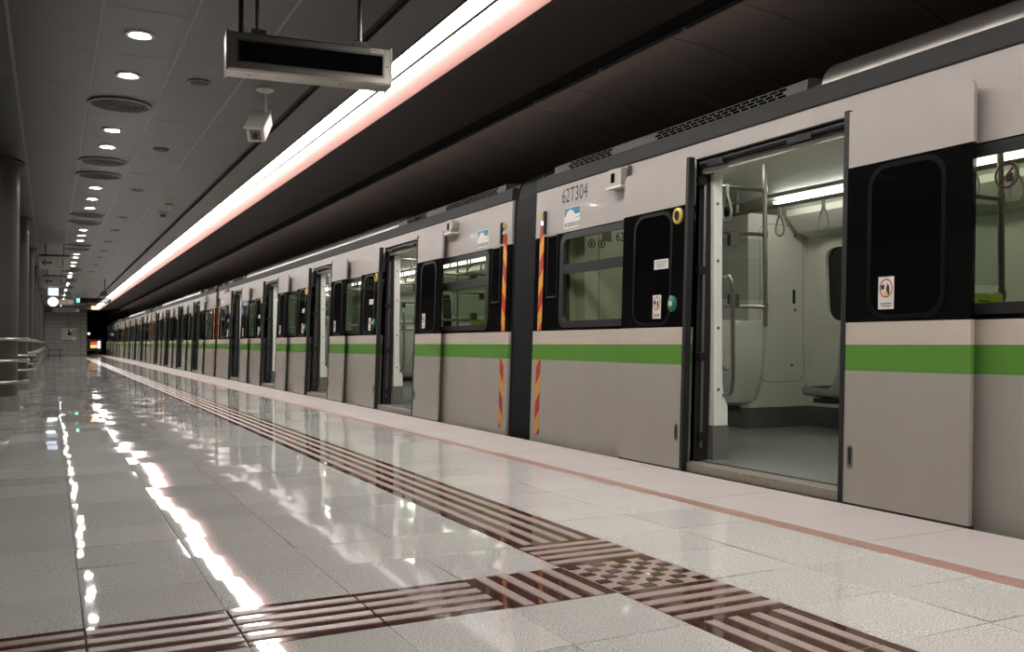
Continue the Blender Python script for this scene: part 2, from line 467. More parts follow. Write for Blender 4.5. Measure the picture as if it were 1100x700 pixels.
# ---- ceiling: dark lay-in panels on a pale grid
CZ = 3.27
mb = MB(); mb.box(-5.2, 2.14, YB, YEND, CZ + 0.0004, CZ + 0.30)
ceiling = tag(mb.build('ceiling', 'ceiling_joint'), kind='structure')
CX0, CW, CL = 0.315, 0.615, 1.137
CY0 = 7.03
pmesh = {}
def panel(w, l):
    m = MB(); m.bbox(-w / 2, w / 2, -l / 2, l / 2, 0, 0.03, 0.001); return m.mesh('ceiling_panel', 'ceiling_panel')
pn = panel(CW - 0.024, CL - 0.011)
farc = MB(); cnt = 0
for i in range(-9, 3):
    for j in range(-11, 64):
        cx = CX0 + CW * (i + 0.5); cy = CY0 + CL * (j + 0.5)
        if cy - CL / 2 < YB or cy + CL / 2 > YEND: continue
        d = cx * 0.4505 + cy * 0.893; lat = cx * 0.893 - cy * 0.4505
        if d > 5.2 and d < 34 and lat > -0.60 * d - 0.3:
            link('ceiling_panel', pn, ceiling, (cx, cy, CZ - 0.0012 + random.uniform(0, .0006))); cnt += 1
        else:
            a, b = CW / 2 - .011, CL / 2 - .005
            farc.box(cx - a, cx + a, cy - b, cy + b, CZ - 0.001, CZ + 0.02)
tag(farc.build('distant_panels', 'ceiling_panel', ceiling), kind='stuff')
print('ceiling panels', cnt)
# dark groove and pale metal soffit up to the light line
mb = MB(); mb.box(2.14, 2.22, YB, 69.5, CZ + 0.03, CZ + 0.2)
tag(mb.build('trim_1', 'ceiling_groove'), kind='structure')
mb = MB(); mb.box(2.22, 2.56, YB, 69.5, CZ - 0.01, CZ + 0.2)
tag(mb.build('trim_2', 'soffit_panel'), kind='structure')
# ---- trackside soffit, slot, curved perforated wall
mb = MB()
mb.loft([[(2.99, yy, 3.175), (3.06, yy, 3.175), (4.06, yy, 3.26), (4.06, yy, 3.5), (2.99, yy, 3.5)] for yy in (YB, 69.5)], cap=True)
tag(mb.build('trim_3', 'track_soffit'), kind='structure')
mb = MB(); mb.box(4.06, 4.30, YB, 92, 3.45, 3.6)
slot = tag(mb.build('trim_4', 'black_slot'), kind='structure')
ed = MB(); ed.box(4.285, 4.30, -0.57, 0.57, 3.255, 3.285); edm = ed.mesh('edge_strip', 'edge_trim')
y = -1
while y < 90: link('edge_strip', edm, slot, (0, y, 0)); y += 1.2
VA, VB_, VZ = 2.95, 2.75, 0.52
def vault(t, off=0): return (4.30 + (VA + off) * math.sin(t), VZ + (VB_ + off) * math.cos(t))
mb = MB()
sect = [vault(PI / 2 * k / 14, 0.03) for k in range(15)] + [(7.28, -1.1), (7.5, -1.1)] + [vault(PI / 2 * k / 14, 0.3) for k in range(14, -1, -1)]
mb.loft([[(a, yy, b) for a, b in sect] for yy in (YB, 92)], cap=True)
wall_right = tag(mb.build('wall_right', 'tunnel_black'), kind='structure')
m = MB(); PLN = 0.80
sec = [vault(PI / 2 * k / 14) for k in range(15)]; sec2 = [vault(PI / 2 * k / 14, 0.02) for k in range(14, -1, -1)]
m.loft([[(a, yy, b) for a, b in sec + sec2] for yy in (-PLN / 2 + .005, PLN / 2 - .005)], cap=True)
vm = m.mesh('vault_panel', 'perforated_panel', True)
y = -1.0
while y < 91: link('vault_panel', vm, wall_right, (0, y, 0)); y += PLN
mb = MB(); mb.box(XE, 7.5, YB, 92, -1.3, -1.1)
tag(mb.build('track_bed', 'concrete_dark'), kind='structure')
# ---- end walls and left wall
mb = MB(); mb.box(-5.2, 2.52, YEND, YEND + 0.3, -0.2, CZ + 0.3)
tag(mb.build('wall_back', 'wall_tiles'), kind='structure')
mb = MB(); mb.box(2.52, 7.5, 92, 92.3, -1.3, 4.0)
tag(mb.build('wall_tunnel', 'tunnel_black'), kind='structure')
mb = MB(); mb.box(2.3, 2.52, YEND + .3, 92, -0.2, 3.6)
tag(mb.build('wall_passage', 'tunnel_black'), kind='structure')
mb = MB(); mb.box(2.3, 4.3, 69.5, 92, 3.5, 3.7)
tag(mb.build('ceiling_tunnel', 'tunnel_black'), kind='structure')
mb = MB(); mb.box(2.14, 4.3, 69.5, 69.6, 3.15, 3.7)
tag(mb.build('trim_5', 'tunnel_black'), kind='structure')
mb = MB(); mb.box(-5.5, -5.2, YB, YEND + .3, -0.2, CZ + 0.3)
tag(mb.build('wall_left', 'wall_grey'), kind='structure')
mb = MB(); mb.box(-5.5, 7.5, YB - 0.3, YB, -1.3, 3.7)
tag(mb.build('wall_front', 'wall_grey'), kind='structure')

# ================================================================== PLATFORM LIGHT LINE
lo = (2.8, 30, CZ)
LL = thing('light_line', lo, 'long twin-row white light strip along the ceiling above the platform edge', 'ceiling light')
mb = MB()   # trough
mb.box(2.56, 3.00, YB, 69.4, CZ + 0.04, CZ + 0.10)
mb.box(2.56, 2.572, YB, 69.4, CZ - 0.02, CZ + 0.04)
mb.build('housing', 'trough_grey', LL, neg(lo))
m = MB(); m.box(0, 0.135, -0.472, 0.472, CZ, CZ + 0.03); d1 = m.mesh('diffuser', 'strip_light')
m = MB(); m.box(0, 0.108, -0.472, 0.472, CZ + .005, CZ + 0.035); d2 = m.mesh('diffuser', 'strip_light')
y = 6.49 - 0.965 * 11
while y < 68.8:
    link('diffuser', d1, LL, (2.58 - lo[0], y - lo[1], -lo[2]))
    link('diffuser', d2, LL, (2.752 - lo[0], y + 0.3 - lo[1], -lo[2]))
    y += 0.965
mb = MB(); mb.box(2.718, 2.748, YB, 69.4, CZ - 0.03, CZ + 0.03); mb.build('divider', 'divider', LL, neg(lo))
m = MB()
m.loft([[(2.863, yy, CZ + 0.012), (2.985, yy, CZ - 0.095), (2.993, yy, CZ - 0.095), (2.993, yy, CZ + 0.038), (2.863, yy, CZ + 0.038)] for yy in (-1.205, 1.205)], cap=True)
fm = m.mesh('fascia_panel', 'fascia_salmon')
y = YB + 1.3
while y < 68.5: link('fascia_panel', fm, LL, (-lo[0], y - lo[1], -lo[2])); y += 2.4125

# ================================================================== CEILING FITTINGS
def where(y): return 'nearest' if y < 8 else None
ord_words = ['first', 'second', 'third', 'fourth', 'fifth', 'sixth', 'seventh', 'eighth', 'ninth', 'tenth', 'eleventh', 'twelfth', 'thirteenth',
             'fourteenth', 'fifteenth', 'sixteenth', 'seventeenth', 'eighteenth', 'nineteenth', 'twentieth', 'twenty-first', 'twenty-second', 'twenty-third',
             'twenty-fourth', 'twenty-fifth', 'twenty-sixth', 'twenty-seventh', 'twenty-eighth', 'twenty-ninth', 'thirtieth', 'thirty-first', 'thirty-second', 'thirty-third', 'thirty-fourth']
m = MB(); m.lathe([(0.108, 0.0), (0.108, -0.010), (0.085, -0.014), (0.068, -0.004), (0.068, 0.0)], 0, 0, 20, cap=False); trimm = m.mesh('trim_ring', 'white_metal', True)
m = MB(); m.lathe([(0.068, -0.002), (0.05, -0.009), (0.02, -0.012)], 0, 0, 20); lampm = m.mesh('lamp', 'downlight_lamp', True)
DL = [7.6, 8.8, 11.14, 12.11, 15.38, 16.59, 17.75, 21.22, 22.33, 23.46, 27.04, 28.07, 29.86, 31.1, 34.4, 35.6, 36.6, 40.2, 41.4, 44.9, 46.2, 49.5, 50.7, 54.2, 55.4, 59, 60.2, 63.8, 65, 68.6, 69.8, 73.4, 74.6]
for i, y in enumerate(DL):
    t = thing('downlight', (0.6, y, CZ - 0.002), 'lit round white downlight in the ceiling row, %s from the camera' % ord_words[i], 'downlight', 'row of round ceiling downlights')
    link('trim_ring', trimm, t); link('lamp', lampm, t)
# swirl air diffusers
m = MB(); m.lathe([(0.30, 0.0), (0.30, -0.016), (0.275, -0.020), (0.262, -0.008), (0.262, 0)], 0, 0, 32, cap=False); vr = m.mesh('rim', 'rim_grey', True)
m = MB(); m.lathe([(0.265, -0.0015), (0.01, -0.0015)], 0, 0, 32); vb = m.mesh('backing', 'grille_black')
def vring(r):
    m = MB(); m.lathe([(r + .012, -0.003), (r + .006, -0.014), (r - .006, -0.014), (r - .010, -0.003)], 0, 0, 28, cap=False); return m.mesh('ring_blade', 'blade_dark', True)
vrs = [vring(0.04 + 0.034 * k) for k in range(7)]
VE = [9.93, 13.14, 14.25, 18.8, 19.98, 24.6, 25.7, 32.2, 33.3, 37.8, 38.9, 42.6, 43.7, 47.3, 48.4, 51.9, 53.0]
for i, y in enumerate(VE):
    t = thing('air_diffuser', (0.6, y, CZ - 0.002), 'large round dark air diffuser set between the downlights, %s from the camera' % ord_words[i], 'air vent', 'round air diffusers between the downlights')
    link('rim', vr, t); link('backing', vb, t)
    if i < 7:
        for q in vrs: link('ring_blade', q, t)
m = MB(); m.lathe([(0.10, 0.0), (0.10, -0.008), (0.088, -0.012), (0.082, -0.006)], 0, 0, 20, cap=False); sr = m.mesh('rim', 'steel_dark', True)
m = MB(); m.lathe([(0.086, -0.004), (0.04, -0.006), (0.005, -0.006)], 0, 0, 20); sc = m.mesh('mesh_cover', 'grille_black')
for i, y in enumerate([8.74, 11.99, 15.36, 18.8, 21.0, 23.4, 25.8, 27.8, 30.5, 33.5]):
    t = thing('ceiling_speaker', (1.2, y, CZ - 0.002), 'small round grey ceiling speaker right of the downlight row, %s from the camera' % ord_words[i], 'speaker', 'small round ceiling speakers')
    link('rim', sr, t); link('mesh_cover', sc, t)
for y, lab, dk in ((16.76, 'small white smoke detector on the ceiling beside the dark groove', 0), (17.79, 'small black dome detector on the ceiling left of the white one', 1)):
    t = thing('smoke_detector', (1.82, y, CZ), lab, 'detector')
    m = MB(); m.lathe([(0.075, 0), (0.075, -0.025), (0.06, -0.035)], 0, 0, 20); m.build('base', 'white_metal', t, smooth=True)
    m = MB(); m.lathe([(0.052, -0.03), (0.05, -0.06), (0.03, -0.085), (0.005, -0.092)], 0, 0, 20); m.build('dome', 'dark_plastic' if dk else 'white_metal', t, smooth=True)

# ---- platform camera on a stem
co = (1.79, 8.72, CZ)
t = thing('security_camera', co, 'pale boxed security camera on a ceiling stem near the hanging display', 'camera')
m = MB(); m.lathe([(0.085, 0), (0.085, -0.012), (0.05, -0.03), (0.022, -0.045)], 0, 0, 24); m.build('ceiling_rose', 'white_metal', t, smooth=True)
m = MB(); m.tube([(0, 0, -0.03), (0, 0, -0.34)], 0.019, 12); m.build('stem', 'white_metal', t, smooth=True)
R = Matrix.Rotation(math.radians(-25), 4, 'Z') @ Matrix.Rotation(math.radians(38), 4, 'X')
m = MB(); m.bbox(-0.08, 0.08, -0.20, 0.16, -0.07, 0.08, 0.012); b = m.build('housing', 'white_metal', t, (-0.05, -0.02, -0.36)); b.rotation_euler = R.to_euler()
m = MB(); m.bbox(-0.095, 0.095, -0.24, 0.17, 0.082, 0.095, 0.005); m.build('sun_hood', 'white_metal', b)
m = MB(); m.box(-0.05, 0.05, -0.206, -0.20, -0.045, 0.05); m.build('front_window', 'steel_dark', b)
m = MB(); m.tube([(0, -0.204, 0), (0, -0.222, 0)], 0.028, 14); m.build('lens', 'dark_plastic', b)
m = MB(); m.tube([(0.03, 0.02, -0.34), (0.0, 0, -0.29), (-0.05, -0.02, -0.30)], 0.014, 8); m.build('bracket', 'white_metal', t)
co = (1.80, 37.3, CZ)
t = thing('security_camera', co, 'small dark security camera hanging far off above the light strip end', 'camera')
m = MB(); m.tube([(0, 0, 0), (0, 0, -0.5)], 0.02, 8); m.build('stem', 'dark_plastic', t)
m = MB(); m.loft([[(a * 0.16 * s, yy, -0.56 + b * 0.10 * s) for a, b in circle(0, 0, 1, 10)] for yy, s in ((-0.28, .6), (-.2, 1), (.15, 1), (.2, .6))], cap=True); m.build('housing', 'dark_plastic', t)

# ---- hanging train-information display
so = (1.486, 5.805, 2.58)
t = thing('information_display', so, 'blank hanging platform display in a brushed metal case near the camera', 'display')
t.rotation_euler = (0, 0, math.atan2(-0.11, 1.14))
SW, SH, SD = 0.515, 0.245, 0.18
m = MB(); m.loft([[(sx, dy, dz) for dy, dz in ((0.0, 0.012), (0.012, 0), (SD - .012, 0), (SD, 0.012), (SD, SH - .01), (SD - .01, SH), (0.01, SH), (0, SH - .01))] for sx in (-SW, SW)], cap=True)
body = m.build('case', 'steel', t)
m = MB(); m.box(-SW + 0.06, SW - 0.05, -0.004, 0.002, 0.055, SH - 0.055); m.build('screen', 'dark_glass', t)
m = MB(); m.rring(rrect(-SW + .05, SW - .04, .045, SH - .045, .004, 1), rrect(-SW + .062, SW - .052, .057, SH - .057, .004, 1), lambda a, b, d: (a, d, b), -0.006, 0.001); m.build('bezel', 'steel_dark', t)
m = MB(); m.box(SW - 0.135, SW - 0.05, -0.006, 0, SH - 0.040, SH - 0.012); m.m = 1
m.box(SW - 0.128, SW - 0.06, -0.0065, -0.006, SH - 0.030, SH - 0.026); m.box(SW - 0.128, SW - 0.08, -0.0065, -0.006, SH - 0.022, SH - 0.019)
m.build('maker_plate', ['sticker_white', 'steel_dark'], t)
m = MB(); m.tube([(SW - .022, -0.005, .12), (SW - .022, 0.001, .12)], 0.006, 10); m.build('lock', 'dark_plastic', t)
for sx in (-SW - 0.012, SW):
    m = MB(); m.bbox(sx, sx + 0.012, -0.006, SD + .006, -0.006, SH + .006, 0.003); m.build('end_plate', 'steel', t)
for sx in (-0.33, 0.33):
    m = MB(); m.bbox(sx - 0.045, sx + 0.05, 0.05, 0.15, SH, SH + 0.045, 0.004); m.build('mount_block', 'steel_dark', t)
    m = MB(); m.tube([(sx, 0.10, SH + .04), (sx, 0.10, CZ - 2.58)], 0.014, 10); m.build('rod', 'steel_dark', t)
m = MB(); m.tube([(-0.43, 0.10, SH - .002), (-0.43, 0.10, CZ - 2.58)], 0.017, 10); m.build('cable_conduit', 'dark_plastic', t)
for sx in (-0.38, -0.2, 0.2, 0.38):
    m = MB(); m.tube([(sx, 0.09, -0.003), (sx, 0.09, 0.001)], 0.006, 8); m.build('screw', 'dark_plastic', t)

# ================================================================== COLUMNS WITH LEANING RAILS
m = MB(); m.lathe([(0.41, 0.0), (0.41, CZ)], 0, 0, 40); shaft_m = m.mesh('shaft', 'column_paint', True)
m = MB(); m.lathe([(0.44, 0.0), (0.44, 0.185), (0.41, 0.19)], 0, 0, 20, cap=False); base_m = m.mesh('base_cladding', 'steel')
m = MB(); m.lathe([(0.41, CZ - 0.02), (0.47, CZ - 0.02), (0.47, CZ)], 0, 0, 40, cap=False); collar_m = m.mesh('collar', 'grille_black')
m = MB(); m.ringtube([(0.535 * math.cos(2 * PI * k / 40), 0.535 * math.sin(2 * PI * k / 40), 0) for k in range(40)], 0.021, 8); rail_m = m.mesh('leaning_rail', 'steel', True)
m = MB(); m.tube([(0.40, 0, -0.01), (0.535, 0, 0)], 0.010, 6); brk_m = m.mesh('bracket', 'steel_dark')
for i in range(11):
    y = 13.75 + 6.17 * i
    t = thing('column', (-0.79, y, 0), 'round grey column ringed by three metal leaning rails, %s from the camera' % ord_words[i], 'column', 'row of round columns with rails')
    link('shaft', shaft_m, t); link('base_cladding', base_m, t); link('collar', collar_m, t)
    for z in (0.375, 0.65, 0.93):
        r = link('leaning_rail', rail_m, t, (0, 0, z))
        if i < 4:
            for a in range(4): link('bracket', brk_m, r, (0, 0, 0), (0, 0, PI / 4 + a * PI / 2))

# ================================================================== SIGNS AND THINGS AT THE FAR END
def hang(t, w, zb, zt, xs):
    for sx in xs:
        m = MB(); m.tube([(sx, 0, zt), (sx, 0, CZ - t.location.z)], 0.012, 6); m.build('rod', 'dark_plastic', t)
def arrow_sign(x, y, zb, w, h, lab):
    t = thing('arrow_sign', (x, y, zb), lab, 'sign', 'hanging arrow signs')
    m = MB(); m.bbox(-w / 2, w / 2, 0, 0.07, 0, h, 0.006); m.build('panel', 'sign_panel', t)
    m = MB(); m.bbox(-w / 2 - .01, w / 2 + .01, -0.01, 0.08, h, h + 0.045, 0.004); m.build('top_bar', 'dark_plastic', t)
    ax, ay, s = -w * 0.25, h / 2, h * 0.5
    m = MB(); f = lambda a, b, d: (ax + a * s, d, ay + b * s)
    m.prism([(-.75, 0), (-.25, .5), (-.05, .5), (-.40, .13), (.75, .13), (.75, -.13), (-.40, -.13), (-.05, -.5), (-.25, -.5)], f, -0.003, 0.001)
    m.build('arrow', 'sticker_black', t)
    m = MB(); cx = w * 0.27
    o_, i_ = rrect(cx - h * .4, cx + h * .4, h * .1, h * .9, .01, 2), rrect(cx - h * .38, cx + h * .38, h * .12, h * .88, .01, 2)
    m.rring(o_, i_, lambda a, b, d: (a, d, b), -0.003, 0.001)
    m.prism(circle(cx, h * .74, h * .06, 10), lambda a, b, d: (a, d, b), -0.003, 0.001)
    m.prism([(cx - h * .05, h * .64), (cx + h * .05, h * .64), (cx + h * .04, h * .32), (cx - h * .04, h * .32)], lambda a, b, d: (a, d, b), -0.003, 0.001)
    m.prism([(cx - h * .3, h * .2), (cx - h * .3, h * .24), (cx + h * .1, h * .24), (cx + h * .3, h * .4), (cx + h * .3, h * .36), (cx + h * .1, h * .2)], lambda a, b, d: (a, d, b), -0.003, 0.001)
    m.build('pictogram', 'sticker_black', t)
    hang(t, w, 0, h + .04, (-w * .3, w * .3))
arrow_sign(0.075, 24.6, 2.66, 0.66, 0.31, 'grey hanging sign with black left arrow, nearer of the two')
arrow_sign(0.105, 32.4, 2.69, 0.66, 0.31, 'grey hanging sign with black left arrow, farther of the two')
# clock with lightbox
t = thing('platform_clock', (0.09, 44.5, 2.69), 'round glowing white clock hanging at the far end', 'clock')
m = MB(); m.loft([[(0.21 * a, yy, 0.21 * b) for a, b in circle(0, 0, 1, 28)] for yy in (-0.05, 0.05)], cap=True); m.build('case', 'dark_plastic', t, smooth=True)
m = MB(); m.loft([[(0.197 * a, yy, 0.197 * b) for a, b in circle(0, 0, 1, 28)] for yy in (-0.056, -0.045)], cap=True); m.build('face', 'clock_face', t)
m = MB(); m.box(-0.006, 0.006, -0.060, -0.057, -0.02, 0.16); m.build('minute_hand', 'sticker_black', t)
m = MB(); m.box(-0.01, 0.10, -0.060, -0.057, -0.008, 0.008); m.build('hour_hand', 'sticker_black', t)
hang(t, .4, 0, .205, (0,))
t = thing('lightbox_sign', (0.09, 42.0, 2.97), 'small pale blue lit square sign hanging above the clock', 'sign')
m = MB(); m.bbox(-0.20, 0.20, 0, 0.1, -0.13, 0.20, .008); m.build('case', 'white_metal', t)
m = MB(); m.box(-0.185, 0.185, -0.004, 0.001, -0.115, 0.185); m.build('light_panel', 'lightbox_blue', t)
hang(t, .4, 0, .17, (0,))
def board(name, x, y, zb, w, h, lab, cat, panelmat, lines=0, mat='steel_dark'):
    t = thing(name, (x, y, zb), lab, cat)
    m = MB(); m.bbox(-w / 2, w / 2, 0, 0.12, 0, h, 0.008); m.build('case', mat, t)
    m = MB(); m.box(-w / 2 + .03, w / 2 - .03, -0.004, 0.001, .03, h - .03); m.build('panel', panelmat, t)
    for k in range(lines):
        m = MB(); zz = h * (0.35 + 0.3 * k); m.box(-w * .3, w * .3, -0.006, -0.003, zz - .012, zz + .012); m.build('text_line', 'sticker_black', t)
    hang(t, w, 0, h - .005, (-w * .35, w * .35)); return t
board('station_sign', 0.42, 50.0, 2.78, 1.25, 0.26, 'pale grey hanging station board behind the clock', 'sign', 'sign_panel', 2)
board('line_sign', 0.85, 62.0, 2.78, 1.55, 0.28, 'low pale hanging board in front of the end wall', 'sign', 'sign_panel', 2)
t = board('information_display', 1.92, 48.0, 2.80, 1.35, 0.26, 'dark hanging display far off beside the end of the light strip', 'display', 'dark_glass', 0, 'dark_plastic')
t = thing('exit_light', (1.16, 48.0, 2.81), 'small green lit exit light left of the far display', 'sign')
m = MB(); m.bbox(-0.07, 0.07, 0, 0.08, 0, 0.22, .006); m.build('case', 'dark_plastic', t)
m = MB(); m.box(-0.06, 0.06, -0.004, 0.001, 0.02, 0.20); m.build('light_panel', 'led_green', t)
hang(t, .1, 0, .21, (0,))
t = thing('led_sign', (2.05, 56.0, 2.75), 'amber lit sign hanging below the far display', 'sign')
m = MB(); m.bbox(-0.36, 0.36, 0, 0.1, 0, 0.24, .006); m.build('case', 'dark_plastic', t)
m = MB(); m.box(-0.03, 0.34, -0.004, 0.001, 0.03, 0.21); m.build('amber_panel', 'led_orange', t)
m = MB(); m.box(-0.34, -0.06, -0.004, 0.001, 0.03, 0.21); m.build('brown_panel', 'sticker_brown', t)
hang(t, .6, 0, .235, (-.25, .25))
# end wall: cabinet, notice, bench
t = thing('hose_cabinet', (1.30, YEND, 1.10), 'grey steel hose cabinet on the end wall', 'cabinet')
m = MB(); m.bbox(-0.58, 0.58, -0.14, 0, 0, 0.98, 0.01); m.build('body', 'steel_dark', t)
m = MB(); m.box(-0.55, 0.1, -0.155, -0.14, 0.03, 0.95); d = m.build('door', 'steel', t); m = MB(); m.box(-0.1, 0.05, -0.165, -0.155, 0.55, 0.85); m.build('notice', 'sticker_red', d)
m = MB(); m.box(0.13, 0.55, -0.155, -0.14, 0.03, 0.95); d = m.build('door', 'steel', t); m = MB(); m.box(0.22, 0.45, -0.165, -0.155, 0.3, 0.85); m.build('call_panel', 'sticker_white', d)
m = MB(); m.box(-0.12, 0.10, -0.158, -0.154, 0.40, 0.62); m.build('window', 'dark_glass', t)
t = thing('wall_notice', (1.28, YEND, 2.28), 'small pale notice on the end wall above the cabinet', 'notice')
m = MB(); m.bbox(-0.20, 0.20, -0.02, 0, 0, 0.42, .004); m.build('plate', 'sticker_white', t)
m = MB(); m.box(-0.12, 0.12, -0.023, -0.02, 0.06, 0.2); m.build('print', 'sticker_yellow', t)
t = thing('bench', (0.25, 73.5, 0), 'dark metal bench with a curved back near the end wall', 'bench')
for sx in (-0.35, 0.4):
    m = MB(); m.tube([(sx, 0.2, 0), (sx, 0.2, 0.42)], 0.03, 8); m.build('leg', 'dark_plastic', t)
m = MB(); m.loft([[(-0.65 + a, yy, b) for a, b in ((0, 1.0), (0.12, .85), (.25, .6), (.42, .46), (.8, .43), (1.3, .5), (1.3, .45), (.8, .38), (.40, .41), (.21, .57), (.08, .82), (-.04, .98))] for yy in (0, 0.4)], cap=True); m.build('seat', 'dark_plastic', t)
m = MB(); m.box(-0.5, 0.55, 0.1, 0.3, 0, 0.02); m.build('foot_plate', 'dark_plastic', t)
# monitor cabinet in the tunnel mouth
t = thing('monitor_cabinet', (3.22, 80.5, 0.0), 'white framed monitor with a red and yellow screen at the tunnel mouth', 'monitor')
m = MB(); m.bbox(-0.55, 0.45, 0, 0.35, 0.32, 1.22, 0.02); m.build('case', 'dark_plastic', t)
m = MB(); m.rring(rrect(-0.55, 0.45, .32, 1.22, .03, 2), rrect(-0.50, 0.40, .37, 1.14, .03, 2), lambda a, b, d: (a, d, b), -0.03, 0.01); m.build('frame', 'white_metal', t)
m = MB(); m.box(-0.36, 0.12, -0.012, 0.0, .78, 1.04); m.build('red_screen', 'screen_red', t)
m = MB(); m.box(-0.36, 0.12, -0.012, 0.0, .52, .77); m.build('yellow_screen', 'screen_yellow', t)
m = MB(); m.box(0.16, 0.38, -0.012, 0.0, .50, 1.08); m.build('white_screen', 'screen_white', t)
m = MB(); m.tube([(-0.45, 0.15, 0.0), (-0.1, 0.15, 0.02), (0.42, 0.15, .34)], 0.03, 6); m.build('support_arm', 'white_metal', t)
m = MB(); m.tube([(-0.35, 0.2, 0.0), (-0.35, 0.2, .34)], 0.03, 6); m.build('leg', 'dark_plastic', t)
t = thing('tunnel_lamp', (3.0, 88.0, 1.75), 'tiny white lamp glowing in the dark tunnel mouth', 'lamp')
m = MB(); m.lathe([(0.02, 0.1), (0.10, 0.06), (0.12, 0), (0.08, -0.08), (0.02, -0.1)], 0, 0, 12); m.build('globe', 'screen_white', t)
m = MB(); m.tube([(0, 0.05, -1.75), (0, 0.05, 0.0)], 0.02, 6); m.build('post', 'dark_plastic', t)

# ================================================================== TRAIN
CARL, GANG = 17.39, 0.50
DOORS = [3.07, 6.82, 10.57, 14.32]
HO = 0.72                         # half opening
RX, RZ = 5.40, -0.95
LEAN = 0.035
XB, XF = 3.94, 6.86               # body skin planes at z=0 (platform side, far side)
OFFC = (-RX, -CARL / 2, -RZ)
def lean(mb):
    mb.v = [((x + LEAN * z) if x < RX else (x - LEAN * z), y, z) for x, y, z in mb.v]; return mb
def cells(mb, x0, x1, ya, yb, za, zb, holes):
    ys = sorted(set([ya, yb] + [v for h in holes for v in h[:2] if ya < v < yb]))
    zs = sorted(set([za, zb] + [v for h in holes for v in h[2:] if za < v < zb]))
    for i in range(len(zs) - 1):
        run = None
        for j in range(len(ys) - 1):
            cy, cz = (ys[j] + ys[j + 1]) / 2, (zs[i] + zs[i + 1]) / 2
            solid = not any(h[0] < cy < h[1] and h[2] < cz < h[3] for h in holes)
            if solid and run is None: run = ys[j]
            if run is not None and (not solid):
                mb.box(x0, x1, run, ys[j], zs[i], zs[i + 1]); run = None
        if run is not None: mb.box(x0, x1, run, yb, zs[i], zs[i + 1])
WINS = [(0.48, 2.10)] + [(DOORS[k] + 0.90, DOORS[k + 1] - 0.90) for k in range(3)] + [(CARL - 2.10, CARL - 0.48)]
WZ0, WZ1 = 1.01, 1.83
doorholes = [(c - HO, c + HO, 0.06, 2.165) for c in DOORS]
winholes = [(a + .03, b - .03, WZ0 + .03, WZ1 - .03) for a, b in WINS]

